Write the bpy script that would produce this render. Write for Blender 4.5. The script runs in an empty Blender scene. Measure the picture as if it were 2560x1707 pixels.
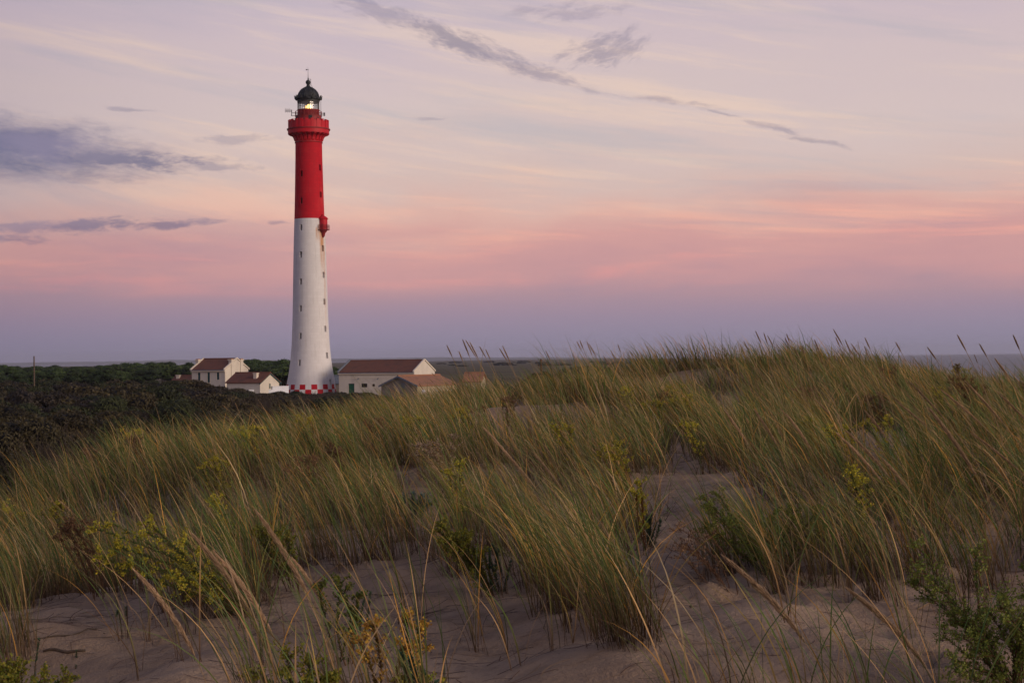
import bpy, bmesh, math, random
import numpy as np
from mathutils import Matrix, Vector, Euler

R = math.radians
PI = math.pi
rng = np.random.default_rng(7)
random.seed(7)
SC = bpy.context.scene
COL = SC.collection

# ------------------------------------------------------------------ camera
F = 4000.0                      # focal length in photograph pixels
EYE = 7.4                       # camera height above the ground at the lighthouse
cam_data = bpy.data.cameras.new('camera')
cam_data.sensor_width = 36.0
cam_data.lens = 36.0 * F / 2560.0
cam_data.clip_start = 0.1
cam_data.clip_end = 80000
cam = bpy.data.objects.new('camera', cam_data)
COL.objects.link(cam)
CM = Matrix.Rotation(R(90 + 0.594), 4, 'X') @ Matrix.Rotation(R(-0.64), 4, 'Z')
CM.translation = (0, 0, EYE)
cam.matrix_world = CM
SC.camera = cam
CR = np.array(CM.to_3x3())


def ray(px, py):
    d = CM.to_3x3() @ Vector(((px - 1280) / F, (853.5 - py) / F, -1.0))
    return d


def at(px, py, Y):
    """world point seen at a photograph pixel, at distance Y along the world y axis"""
    d = ray(px, py)
    return Vector((0, 0, EYE)) + d * (Y / d.y)


def project(x, y, z):
    v = np.stack([x, y, z - EYE], -1) @ CR      # world -> camera
    return 1280 + F * v[..., 0] / -v[..., 2], 853.5 - F * v[..., 1] / -v[..., 2]


# ------------------------------------------------------------------ node helper
class NT:
    def __init__(s, tree):
        s.t = tree
        s.n = tree.nodes
        s.l = tree.links

    def node(s, kind, **kw):
        n = s.n.new(kind)
        for k, v in kw.items():
            setattr(n, k, v)
        return n

    def put(s, sock, v):
        if v is None:
            return
        if isinstance(v, bpy.types.NodeSocket):
            s.l.new(v, sock)
        else:
            if isinstance(v, (tuple, list)) and len(v) == 3 and sock.type == 'RGBA':
                v = (*v, 1)
            sock.default_value = v

    def m(s, op, a, b=None, c=None, clamp=False):
        n = s.node('ShaderNodeMath', operation=op, use_clamp=clamp)
        s.put(n.inputs[0], a)
        s.put(n.inputs[1], b)
        s.put(n.inputs[2], c)
        return n.outputs[0]

    def mix(s, f, a, b, blend='MIX'):
        n = s.node('ShaderNodeMix', data_type='RGBA', blend_type=blend)
        s.put(n.inputs[0], f)
        s.put(n.inputs[6], a)
        s.put(n.inputs[7], b)
        return n.outputs[2]

    def comb(s, x, y, z=0.0):
        n = s.node('ShaderNodeCombineXYZ')
        s.put(n.inputs[0], x)
        s.put(n.inputs[1], y)
        s.put(n.inputs[2], z)
        return n.outputs[0]

    def noise(s, vec, scale=1.0, detail=4.0, rough=0.55, dist=0.0, color=False):
        n = s.node('ShaderNodeTexNoise')
        s.put(n.inputs['Vector'], vec)
        n.inputs['Scale'].default_value = scale
        n.inputs['Detail'].default_value = detail
        n.inputs['Roughness'].default_value = rough
        n.inputs['Distortion'].default_value = dist
        return n.outputs['Color'] if color else n.outputs[0]

    def smooth(s, v, lo, hi, a=0.0, b=1.0):
        n = s.node('ShaderNodeMapRange', interpolation_type='SMOOTHSTEP')
        s.put(n.inputs[0], v)
        for i, q in enumerate((lo, hi, a, b)):
            s.put(n.inputs[i + 1], q)
        return n.outputs[0]

    def ramp(s, v, stops, interp='LINEAR'):
        n = s.node('ShaderNodeValToRGB')
        cr = n.color_ramp
        cr.interpolation = interp
        while len(cr.elements) < len(stops):
            cr.elements.new(0.5)
        for e, (p, c) in zip(cr.elements, stops):
            e.position = p
            e.color = (*c, 1)
        s.put(n.inputs[0], v)
        return n.outputs[0]

    def bump(s, h, dist, strength=1.0):
        n = s.node('ShaderNodeBump')
        n.inputs['Strength'].default_value = strength
        n.inputs['Distance'].default_value = dist
        s.put(n.inputs['Height'], h)
        return n.outputs[0]


def lin(r, g, b):
    f = lambda c: (c / 255 / 12.92) if c / 255 <= 0.04045 else ((c / 255 + 0.055) / 1.055) ** 2.4
    return (f(r), f(g), f(b))


# ------------------------------------------------------------------ sky, sun, exposure
SUN_AZ = 122.0          # degrees clockwise from the view direction (+y): behind the camera, to the right
SUN_EL = 4.0
W = bpy.data.worlds.new('World')
SC.world = W
W.use_nodes = True
W.node_tree.nodes.clear()
w = NT(W.node_tree)
tc = w.node('ShaderNodeTexCoord')
sep = w.node('ShaderNodeSeparateXYZ')
w.l.new(tc.outputs['Generated'], sep.inputs[0])
dx, dy, dz = sep.outputs
az = w.m('ARCTAN2', dx, dy)
el = w.m('ARCSINE', dz)
U = w.m('MULTIPLY', az, 4.0)            # thousands of photograph pixels
V = w.m('MULTIPLY', el, 4.0)
# slow wandering of the bands
wander = w.noise(w.comb(w.m('MULTIPLY', U, 1.0), w.m('MULTIPLY', V, 3.2), 2.0), 1.3, 4, 0.55)
tilt = w.m('MULTIPLY', w.m('SINE', az), -0.05)
fine = w.noise(w.comb(w.m('ADD', w.m('MULTIPLY', U, 1.6), w.m('MULTIPLY', V, 2.2)), w.m('MULTIPLY', V, 17.0), 5.0), 1.0, 6, 0.62, 0.5)
amp = w.smooth(V, 0.10, 0.26, 0.0, 1.0)
Vw = w.m('ADD', V, w.m('MULTIPLY', amp, w.m('ADD', w.m('MULTIPLY', w.m('SUBTRACT', wander, 0.5), 0.30),
                                            w.m('MULTIPLY', w.m('SUBTRACT', fine, 0.5), 0.085))))
S_ = 1.0
T = w.m('DIVIDE', w.m('ADD', Vw, 0.1), 6.4, clamp=True)
def tv(v): return (v + 0.1) / 6.4
base = w.ramp(T, [
    (0.0, lin(126, 118, 140)),
    (tv(0.00), lin(137, 132, 156)),
    (tv(0.06), lin(145, 135, 159)),
    (tv(0.112), lin(157, 137, 158)),
    (tv(0.148), lin(171, 141, 155)),
    (tv(0.195), lin(199, 150, 154)),
    (tv(0.27), lin(210, 157, 155)),
    (tv(0.36), lin(220, 176, 166)),
    (tv(0.46), lin(212, 186, 180)),
    (tv(0.60), lin(212, 192, 190)),
    (tv(0.78), lin(206, 187, 192)),
    (tv(0.90), lin(196, 180, 192)),
    (tv(1.3), lin(165, 160, 182)),
    (tv(2.2), lin(120, 126, 158)),
    (tv(4.0), lin(88, 98, 136)),
    (1.0, lin(74, 86, 126)),
])
# warm lit streaks and cool gaps
Vs = w.m('ADD', V, w.m('MULTIPLY', w.m('MULTIPLY', U, 0.15), w.smooth(V, 0.22, 0.55)))
st1 = w.noise(w.comb(w.m('ADD', U, w.m('MULTIPLY', V, 1.6)), w.m('MULTIPLY', Vs, 10.0), 1.0), 1.1, 9, 0.66, 0.35)
warm = w.m('MULTIPLY', w.smooth(st1, 0.48, 0.66), w.smooth(V, 0.14, 0.22))
warm = w.m('MULTIPLY', warm, w.smooth(V, 1.4, 0.7, 0.3, 1.0))
warmcol = w.ramp(T, [(tv(0.18), lin(230, 152, 150)), (tv(0.30), lin(244, 178, 158)), (tv(0.5), lin(238, 206, 184)), (tv(1.0), lin(226, 204, 194))])
base = w.mix(w.m('MULTIPLY', warm, 0.62), base, warmcol)
st2 = w.noise(w.comb(w.m('ADD', w.m('MULTIPLY', U, 0.9), w.m('MULTIPLY', V, 1.2)), w.m('MULTIPLY', Vs, 7.0), 9.0), 1.3, 8, 0.6, 0.3)
cool = w.m('MULTIPLY', w.smooth(st2, 0.50, 0.70), w.smooth(V, 0.18, 0.34))
coolcol = w.ramp(T, [(tv(0.2), lin(166, 136, 156)), (tv(0.34), lin(186, 160, 166)), (tv(0.5), lin(186, 180, 186)), (tv(1.0), lin(178, 170, 186))])
base = w.mix(w.m('MULTIPLY', cool, 0.55), base, coolcol)
# darker towards the antisolar side (left), the earth shadow
side = w.smooth(U, -1.9, -0.4, 0.70, 1.0)
side2 = w.m('ADD', w.m('MULTIPLY', w.m('COSINE', w.m('SUBTRACT', az, R(SUN_AZ))), 0.0), side)
base = w.mix(1.0, base, w.comb(side2, side2, w.m('POWER', side2, 0.7)), 'MULTIPLY')
# dusk clouds
warpc = w.noise(w.comb(w.m('MULTIPLY', U, 7.0), w.m('MULTIPLY', V, 14.0), 3.0), 1.0, 4, 0.6, 0.0, True)
wsep = w.node('ShaderNodeSeparateColor')
w.l.new(warpc, wsep.inputs[0])
Uc = w.m('ADD', U, w.m('MULTIPLY', w.m('SUBTRACT', wsep.outputs[0], 0.5), 0.07))
Vc = w.m('ADD', V, w.m('MULTIPLY', w.m('SUBTRACT', wsep.outputs[1], 0.5), 0.03))
acc = None
# px, py, half length, half thickness, angle (image, degrees counter-clockwise), strength, streakiness
CLOUDS = [
    (40, 366, 420, 100, -5, 1.0, .5), (300, 402, 300, 34, -2, .85, 1.3), (-120, 362, 430, 104, -4, 1.0, .35),
    (90, 572, 230, 20, 2, .6, 1.5), (230, 566, 190, 22, 4, .75, 1.5), (450, 562, 130, 11, 5, .7, 1.3),
    (600, 350, 110, 14, 3, .35, 1.6), (560, 420, 120, 10, -1, .4, 1.6), (330, 275, 70, 6, -6, .4, 1.2), (690, 556, 34, 6, 3, .45, 1.0),
    (-160, 470, 200, 40, 2, .7, 1.2), (30, 600, 120, 14, 0, .6, 1.4),
    (960, 30, 220, 40, -19, .42, 1.5), (1160, 110, 270, 40, -20, .60, 1.4), (1340, 178, 170, 26, -16, .55, 1.4),
    (1490, 130, 120, 46, 14, .5, 1.8), (1560, 120, 70, 44, 40, .45, 1.6), (1400, 30, 170, 30, 4, .3, 1.9),
    (1640, 247, 170, 12, -9, .42, 1.2), (1800, 280, 90, 7, -12, .35, 1.3), (1930, 318, 110, 13, -17, .42, 1.4), (2050, 356, 120, 9, -12, .38, 1.3), (1480, 222, 90, 9, -12, .35, 1.3),
    (1075, 298, 45, 5, 2, .3, 1.4), (720, -90, 260, 50, -14, .5, 1.5),
]
for (px, py, hl, ht, ang, stg, rag) in CLOUDS:
    d = ray(px, py).normalized()
    cu, cv = math.atan2(d.x, d.y) * 4, math.asin(d.z) * 4
    c_, s_ = math.cos(R(ang)), math.sin(R(ang))
    du, dv = w.m('SUBTRACT', Uc, cu), w.m('SUBTRACT', Vc, cv)
    p = w.m('ADD', w.m('MULTIPLY', du, c_), w.m('MULTIPLY', dv, s_))
    q = w.m('SUBTRACT', w.m('MULTIPLY', dv, c_), w.m('MULTIPLY', du, s_))
    rr = w.m('SQRT', w.m('ADD', w.m('POWER', w.m('MULTIPLY', p, 1000 / hl), 2.0), w.m('POWER', w.m('MULTIPLY', q, 1000 / ht), 2.0)))
    fb = w.noise(w.comb(w.m('MULTIPLY', p, 9.0), w.m('MULTIPLY', q, 32.0), cu), 1.0, 10, 0.72, 0.1)
    dens = w.m('ADD', w.m('MULTIPLY', w.m('SUBTRACT', 1.0, rr), 0.9), w.m('MULTIPLY', w.m('SUBTRACT', fb, 0.53), 2.3 * rag))
    dens = w.m('MULTIPLY', w.m('MULTIPLY', w.smooth(dens, -0.10, 0.78), stg), w.smooth(rr, 1.35, 0.8))
    acc = dens if acc is None else w.m('MAXIMUM', acc, dens)
cloudcol = w.mix(w.smooth(w.noise(w.comb(w.m('MULTIPLY', U, 4.0), w.m('MULTIPLY', V, 14.0), 8.0), 1.0, 5), 0.35, 0.7),
                 lin(88, 92, 130), lin(122, 116, 148))
front = w.smooth(dy, 0.0, 0.3)
base = w.mix(w.m('MULTIPLY', w.m('MULTIPLY', acc, 0.9), front), base, cloudcol)
nish = w.node('ShaderNodeTexSky', sky_type='NISHITA')
nish.sun_disc = False
nish.sun_elevation = R(SUN_EL)
nish.sun_rotation = R(SUN_AZ)
bg = w.node('ShaderNodeBackground')
w.l.new(base, bg.inputs[0])
bg.inputs[1].default_value = 1.0
bg2 = w.node('ShaderNodeBackground')
w.l.new(nish.outputs[0], bg2.inputs[0])
bg2.inputs[1].default_value = 0.008
add = w.node('ShaderNodeAddShader')
w.l.new(bg.outputs[0], add.inputs[0])
w.l.new(bg2.outputs[0], add.inputs[1])
out = w.node('ShaderNodeOutputWorld')
w.l.new(add.outputs[0], out.inputs[0])

sl = bpy.data.lights.new('sun', 'SUN')
sl.energy = 2.25
sl.angle = R(34)
sl.color = (1.0, 0.79, 0.62)
sun = bpy.data.objects.new('sun', sl)
COL.objects.link(sun)
LAMP_EL = 13.0
sd = Vector((math.sin(R(SUN_AZ)) * math.cos(R(LAMP_EL)), math.cos(R(SUN_AZ)) * math.cos(R(LAMP_EL)), math.sin(R(LAMP_EL))))
sun.rotation_euler = sd.to_track_quat('Z', 'Y').to_euler()
sun.location = (0, 0, 60)

SC.view_settings.view_transform = 'Standard'
SC.view_settings.look = 'None'
SC.view_settings.exposure = 0.0
SC.view_settings.gamma = 1.0
SC.view_settings.use_curve_mapping = False
SC.cycles.max_bounces = 6
SC.cycles.diffuse_bounces = 3
SC.cycles.transparent_max_bounces = 12
SC.cycles.volume_bounces = 0
SC.cycles.use_denoising = True
SC.cycles.denoising_prefilter = 'ACCURATE'

# ------------------------------------------------------------------ object helpers
def tag(o, label=None, cat=None, group=None, kind=None):
    if label: o['label'] = label
    if cat: o['category'] = cat
    if group: o['group'] = group
    if kind: o['kind'] = kind
    return o


def mesh_data(name, V_, F_, mats=None, smooth=False, midx=None):
    me = bpy.data.meshes.new(name)
    me.from_pydata([tuple(v) for v in V_], [], [tuple(f) for f in F_])
    for m_ in (mats if isinstance(mats, (list, tuple)) else [mats]):
        if m_: me.materials.append(m_)
    if midx is not None:
        me.polygons.foreach_set('material_index', midx)
    if smooth:
        me.polygons.foreach_set('use_smooth', [True] * len(me.polygons))
    me.update()
    return me


def obj(name, me, parent=None, loc=None):
    o = bpy.data.objects.new(name, me)
    COL.objects.link(o)
    if parent: o.parent = parent
    if loc is not None: o.location = loc
    return o


def empty(name, loc, rz=0.0):
    o = bpy.data.objects.new(name, None)
    o.empty_display_size = 0.3
    COL.objects.link(o)
    o.location = loc
    o.rotation_euler = (0, 0, rz)
    return o


def copy_tree(o, parent=None):
    c = o.copy()
    COL.objects.link(c)
    c.parent = parent
    for ch in list(o.children):
        copy_tree(ch, c)
    return c


class MB:
    """collects shapes into one mesh"""
    def __init__(s):
        s.v, s.f = [], []

    def add(s, V_, F_):
        n = len(s.v)
        s.v += [tuple(v) for v in V_]
        s.f += [tuple(i + n for i in f) for f in F_]
        return s

    def box(s, x0, x1, y0, y1, z0, z1, M=None):
        V_ = [Vector((x, y, z)) for z in (z0, z1) for y in (y0, y1) for x in (x0, x1)]
        if M: V_ = [M @ v for v in V_]
        return s.add(V_, [(0, 2, 3, 1), (4, 5, 7, 6), (0, 1, 5, 4), (2, 6, 7, 3), (0, 4, 6, 2), (1, 3, 7, 5)])

    def lathe(s, prof, n=24, a0=0.0, a1=2 * PI, M=None, closed_top=False):
        full = abs(a1 - a0 - 2 * PI) < 1e-6
        k = n if full else n + 1
        V_ = []
        for r, z in prof:
            for i in range(k):
                a = a0 + (a1 - a0) * i / n
                V_.append(Vector((r * math.sin(a), -r * math.cos(a), z)))
        F_ = []
        for j in range(len(prof) - 1):
            for i in range(n):
                i2 = (i + 1) % k
                F_.append((j * k + i, j * k + i2, (j + 1) * k + i2, (j + 1) * k + i))
        if M: V_ = [M @ v for v in V_]
        return s.add(V_, F_)

    def tube(s, pts, r, n=6, cap=True):
        pts = [Vector(p) for p in pts]
        rs = r if isinstance(r, (list, tuple)) else [r] * len(pts)
        V_, F_ = [], []
        for i, p in enumerate(pts):
            t = (pts[min(i + 1, len(pts) - 1)] - pts[max(i - 1, 0)]).normalized()
            a = t.cross(Vector((0, 0, 1)))
            if a.length < 0.05: a = t.cross(Vector((1, 0, 0)))
            a.normalize()
            b = t.cross(a)
            for k in range(n):
                th = 2 * PI * k / n
                V_.append(p + (a * math.cos(th) + b * math.sin(th)) * rs[i])
        for i in range(len(pts) - 1):
            for k in range(n):
                k2 = (k + 1) % n
                F_.append((i * n + k, i * n + k2, (i + 1) * n + k2, (i + 1) * n + k))
        if cap:
            F_.append(tuple(range(n)))
            F_.append(tuple((len(pts) - 1) * n + k for k in reversed(range(n))))
        return s.add(V_, F_)

    def prism(s, poly, y0, y1):
        """polygon in (x, z) extruded along y"""
        n = len(poly)
        V_ = [(x, y0, z) for x, z in poly] + [(x, y1, z) for x, z in poly]
        F_ = [tuple(range(n)), tuple(reversed(range(n, 2 * n)))]
        F_ += [(i, i + n, (i + 1) % n + n, (i + 1) % n) for i in range(n)]
        return s.add(V_, F_)

    def build(s, name, mat, parent=None, smooth=False, loc=None):
        me = mesh_data(name, s.v, s.f, mat, smooth)
        bm = bmesh.new()
        bm.from_mesh(me)
        bmesh.ops.recalc_face_normals(bm, faces=bm.faces)
        bm.to_mesh(me)
        bm.free()
        return obj(name, me, parent, loc)


def numpy_mesh(name, Vn, Fn, mat, cols=None, smooth=False):
    """Vn (n,3), Fn (m,4) quads or (m,3) triangles; cols (n,3) linear point colour"""
    me = bpy.data.meshes.new(name)
    n, m_, k = len(Vn), len(Fn), Fn.shape[1]
    me.vertices.add(n)
    me.vertices.foreach_set('co', np.ascontiguousarray(Vn, np.float32).ravel())
    me.loops.add(m_ * k)
    me.loops.foreach_set('vertex_index', np.ascontiguousarray(Fn, np.int32).ravel())
    me.polygons.add(m_)
    me.polygons.foreach_set('loop_start', np.arange(m_, dtype=np.int32) * k)
    me.polygons.foreach_set('loop_total', np.full(m_, k, np.int32))
    if smooth:
        me.polygons.foreach_set('use_smooth', np.ones(m_, bool))
    me.update(calc_edges=True)
    if cols is not None:
        a = me.color_attributes.new('col', 'FLOAT_COLOR', 'POINT')
        a.data.foreach_set('color', np.concatenate([cols, np.ones((n, 1))], 1).astype(np.float32).ravel())
    me.materials.append(mat)
    return me


# ------------------------------------------------------------------ materials
def material(name):
    m_ = bpy.data.materials.new(name)
    m_.use_nodes = True
    t = NT(m_.node_tree)
    b = m_.node_tree.nodes['Principled BSDF']
    return m_, t, b


def coords(t, kind='Object'):
    return t.node('ShaderNodeTexCoord').outputs[kind]


def weathered(name, colr, var=0.12, rough=0.7, scale=2.0, metal=0.0, dirt=None, bump=0.0, spec=0.3):
    m_, t, b = material(name)
    co = coords(t)
    n1 = t.noise(co, scale, 6, 0.6)
    n2 = t.noise(co, scale * 9, 4, 0.6)
    f = t.m('ADD', t.m('MULTIPLY', n1, 0.7), t.m('MULTIPLY', n2, 0.3))
    lo = tuple(c * (1 - var) for c in colr)
    hi = tuple(min(1, c * (1 + var)) for c in colr)
    c = t.mix(t.smooth(f, 0.35, 0.65), lo, hi)
    if dirt:
        c = t.mix(t.smooth(t.noise(co, scale * 0.7, 7, 0.65), 0.55, 0.72, 0, 0.6), c, dirt)
    t.put(b.inputs['Base Color'], c)
    b.inputs['Roughness'].default_value = rough
    b.inputs['Metallic'].default_value = metal
    b.inputs['Specular IOR Level'].default_value = spec
    if bump:
        t.put(b.inputs['Normal'], t.bump(f, bump))
    return m_


def leaf_mat(name, trans=0.25, rough=0.6, spec=0.2, gain=1.0):
    m_, t, b = material(name)
    a = t.node('ShaderNodeAttribute', attribute_name='col')
    ob = t.node('ShaderNodeObjectInfo')
    v = t.m('ADD', t.m('MULTIPLY', ob.outputs['Random'], 0.5), 0.75)
    c = t.mix(1.0, a.outputs['Color'], t.comb(t.m('MULTIPLY', v, gain), t.m('MULTIPLY', v, gain), t.m('MULTIPLY', v, gain)), 'MULTIPLY')
    t.put(b.inputs['Base Color'], c)
    b.inputs['Roughness'].default_value = rough
    b.inputs['Specular IOR Level'].default_value = spec
    tr = t.node('ShaderNodeBsdfTranslucent')
    t.put(tr.inputs[0], c)
    mx = t.node('ShaderNodeMixShader')
    mx.inputs[0].default_value = trans
    t.l.new(b.outputs[0], mx.inputs[1])
    t.l.new(tr.outputs[0], mx.inputs[2])
    o = m_.node_tree.nodes['Material Output']
    t.l.new(mx.outputs[0], o.inputs[0])
    return m_


M = {}
M['red'] = weathered('red_paint', (0.50, 0.008, 0.018), 0.10, 0.55, 0.5, dirt=(0.36, 0.012, 0.02), bump=0.01)
M['dark_red'] = weathered('dark_red_paint', (0.26, 0.022, 0.022), 0.2, 0.6, 1.0, dirt=(0.13, 0.03, 0.02))
M['copper'] = weathered('dark_copper', (0.032, 0.034, 0.034), 0.3, 0.6, 1.2, 0.2, dirt=(0.038, 0.060, 0.052))
M['iron'] = weathered('dark_iron', (0.05, 0.045, 0.045), 0.2, 0.5, 3, 0.4)
M['dark'] = weathered('dark_opening', (0.012, 0.010, 0.012), 0.2, 0.5, 3)
M['pane'] = weathered('window_glass_dark', (0.03, 0.03, 0.035), 0.2, 0.12, 3, spec=0.6)
M['stonepane'] = weathered('grey_blind_window', (0.24, 0.22, 0.21), 0.2, 0.5, 3)
M['cream'] = weathered('cream_render', (0.66, 0.60, 0.50), 0.06, 0.8, 0.6, dirt=(0.5, 0.45, 0.38), bump=0.01)
M['trim'] = weathered('pale_trim', (0.70, 0.62, 0.50), 0.06, 0.8, 1)
M['whitewall'] = weathered('white_wall', (0.70, 0.72, 0.76), 0.06, 0.8, 0.6, dirt=(0.55, 0.56, 0.58))
M['stone'] = weathered('beige_stone', (0.40, 0.33, 0.23), 0.25, 0.9, 1.3, dirt=(0.18, 0.15, 0.12), bump=0.03)
M['grey_and_shaded_wall'] = weathered('grey_and_shaded_wall', (0.25, 0.215, 0.18), 0.25, 0.9, 0.9, dirt=(0.10, 0.09, 0.08), bump=0.02)  # the hut's own grey; on the stone outbuilding it paints gable shade
M['teal'] = weathered('teal_shutter', (0.015, 0.07, 0.075), 0.15, 0.5, 3)
M['green_door'] = weathered('green_door', (0.012, 0.10, 0.05), 0.15, 0.5, 3)
M['zinc'] = weathered('grey_zinc', (0.16, 0.18, 0.21), 0.15, 0.5, 2)
M['lamp_white'] = weathered('white_globe', (0.8, 0.8, 0.8), 0.03, 0.3, 2)
M['rust'] = weathered('rusty_iron', (0.10, 0.045, 0.025), 0.3, 0.8, 6, dirt=(0.05, 0.03, 0.02))
M['wood'] = weathered('grey_wood', (0.10, 0.07, 0.045), 0.3, 0.8, 8, dirt=(0.05, 0.035, 0.03))
M['stalk'] = weathered('straw_stalk', (0.30, 0.20, 0.10), 0.2, 0.7, 20)
M['redstem'] = weathered('red_stem', (0.11, 0.055, 0.025), 0.3, 0.6, 20)
M['trunk'] = weathered('bark', (0.05, 0.038, 0.03), 0.3, 0.9, 3)
M['grass'] = leaf_mat('marram_blade', 0.28)
M['leaf'] = leaf_mat('spurge_leaf', 0.25)
M['fuzz'] = leaf_mat('seed_head_bristle', 0.35)
M['bush'] = leaf_mat('evergreen_scrub_leaf', 0.10)
M['pine'] = leaf_mat('pine_needle', 0.12)


def roof_mat(name, c1, c2, c3):
    m_, t, b = material(name)
    co = coords(t)
    s_ = t.node('ShaderNodeSeparateXYZ')
    t.l.new(co, s_.inputs[0])
    n1 = t.noise(co, 0.8, 6, 0.6)
    n2 = t.noise(co, 7, 3, 0.7)
    c = t.mix(t.smooth(n2, 0.35, 0.65), c1, c2)
    c = t.mix(t.smooth(n1, 0.45, 0.7, 0, 0.7), c, c3)
    t.put(b.inputs['Base Color'], c)
    b.inputs['Roughness'].default_value = 0.85
    wx = t.m('ABSOLUTE', t.m('SINE', t.m('MULTIPLY', s_.outputs[0], PI / 0.22)))
    wy = t.m('ABSOLUTE', t.m('SINE', t.m('MULTIPLY', s_.outputs[1], PI / 0.22)))
    t.put(b.inputs['Normal'], t.bump(t.m('ADD', wx, t.m('MULTIPLY', wy, 0.3)), 0.05))
    return m_


M['roof'] = roof_mat('red_roof_tiles', (0.19, 0.066, 0.034), (0.13, 0.048, 0.028), (0.085, 0.04, 0.028))
M['roof_o'] = roof_mat('orange_roof_tiles', (0.42, 0.20, 0.095), (0.29, 0.125, 0.072), (0.19, 0.11, 0.07))


def tower_mat(name, white):
    m_, t, b = material(name)
    co = coords(t)
    s_ = t.node('ShaderNodeSeparateXYZ')
    t.l.new(co, s_.inputs[0])
    x, y, z = s_.outputs
    ang = t.m('ARCTAN2', x, t.m('MULTIPLY', y, -1.0))
    br = t.node('ShaderNodeTexBrick')
    t.put(br.inputs['Vector'], t.comb(t.m('MULTIPLY', ang, 4.0), z))
    br.inputs['Scale'].default_value = 1.0
    br.inputs['Brick Width'].default_value = 1.3
    br.inputs['Row Height'].default_value = 0.62
    br.inputs['Mortar Size'].default_value = 0.025
    br.inputs['Mortar Smooth'].default_value = 0.6
    if white:
        br.inputs['Color1'].default_value = (0.74, 0.72, 0.70, 1)
        br.inputs['Color2'].default_value = (0.69, 0.67, 0.65, 1)
        br.inputs['Mortar'].default_value = (0.655, 0.635, 0.615, 1)
    else:
        br.inputs['Color1'].default_value = (0.52, 0.008, 0.018, 1)
        br.inputs['Color2'].default_value = (0.46, 0.007, 0.017, 1)
        br.inputs['Mortar'].default_value = (0.38, 0.007, 0.016, 1)
    c = br.outputs[0]
    streak = t.noise(t.comb(t.m('MULTIPLY', ang, 9.0), t.m('MULTIPLY', z, 0.16)), 1.0, 6, 0.65)
    if not white:
        fade = t.noise(co, 0.22, 7, 0.65)
        c = t.mix(t.smooth(fade, 0.48, 0.66, 0, 0.6), c, (0.60, 0.045, 0.045))
    dirtc = (0.52, 0.49, 0.46) if white else (0.33, 0.008, 0.016)
    c = t.mix(t.smooth(streak, 0.50, 0.72, 0, 0.55), c, dirtc)
    if white:
        sn = t.noise(t.comb(t.m('MULTIPLY', ang, 26.0), t.m('MULTIPLY', z, 0.40)), 1.0, 5, 0.7, 0.4)
        def stain(a_, wd, z1, z0, k, lo=0.40, hi=0.62):
            u = t.m('ABSOLUTE', t.m('SUBTRACT', ang, R(a_)))
            ma = t.smooth(u, R(wd), R(wd * .35))
            mz = t.m('MULTIPLY', t.smooth(z, z1 + 0.3, z1 - 0.4), t.smooth(z, z0, z1 - 0.5))
            return t.m('MULTIPLY', t.m('MULTIPLY', ma, mz), t.smooth(sn, lo, hi, 0, k))
        zb = SH(556)
        s1 = stain(50, 15, zb - 1.0, zb - 13.5, 1.0, .34, .52)
        s2 = stain(60, 9, zb - 1.2, zb - 30, 0.7, .36, .6)
        s3 = stain(28, 9, zb - 1.2, zb - 5.0, 0.8, .36, .58)
        s4 = stain(46, 14, zb - 0.5, zb - 6.0, 1.0, .3, .5)
        sA = t.m('MAXIMUM', t.m('MAXIMUM', s1, s2), t.m('MAXIMUM', s3, s4))
        c = t.mix(sA, c, (0.50, 0.20, 0.04))
        s5 = stain(40, 16, SH(930), SH(948), 0.5)
        s6 = stain(35, 40, SH(906), SH(990), 0.35, .5, .7)
        c = t.mix(t.m('MAXIMUM', s5, s6), c, (0.52, 0.42, 0.30))
    t.put(b.inputs['Base Color'], c)
    b.inputs['Roughness'].default_value = 0.75
    b.inputs['Specular IOR Level'].default_value = 0.2
    t.put(b.inputs['Normal'], t.bump(br.outputs[1], -0.008))
    return m_


# ------------------------------------------------------------------ terrain
CTRL = np.array([(-9, 6, -2.15), (-6, 10, -1.95), (-5.8, 18, -2.62), (-4.8, 28, -1.72), (-1.8, 40, -1.55), (2.4, 48, -1.45), (4, 50, -1.0), (5.4, 43, -0.62), (7.6, 44, -0.42),
                 (9.8, 32, -1.0), (0, 0, -1.6), (0, 9, -1.62), (0, 14, -1.58), (2, 20, -1.42), (5, 11, -1.66), (4, 30, -1.32), (8, 20, -1.15),
                 (13, 26, -1.2), (1, 34, -1.62), (-2, 22, -1.55), (12, 8, -1.4), (20, 0, -1.2), (20, -25, -1.4), (-12, -20, -1.9), (5, 38, -0.95), (3.0, 38, -1.35), (-.5, 30, -1.62)])
POLY = np.array([(-5.9, 17), (-5.2, 26), (-2.6, 39), (1.5, 50), (5, 54), (9.0, 47), (11.0, 35), (15, 28), (26, 12), (34, -12), (30, -34),
                 (-14, -34), (-12, -10), (-8.5, 4), (-6.6, 10)], float)


def vnoise(x, y, f, seed):
    """cheap smooth value noise"""
    r_ = np.random.default_rng(seed)
    G = r_.random((256, 256))
    u, v = x * f + 100.3, y * f + 100.7
    i, j = np.floor(u).astype(int), np.floor(v).astype(int)
    a, b_ = u - i, v - j
    a, b_ = a * a * (3 - 2 * a), b_ * b_ * (3 - 2 * b_)
    g = lambda p, q: G[p % 256, q % 256]
    return (g(i, j) * (1 - a) + g(i + 1, j) * a) * (1 - b_) + (g(i, j + 1) * (1 - a) + g(i + 1, j + 1) * a) * b_ - 0.5


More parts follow.
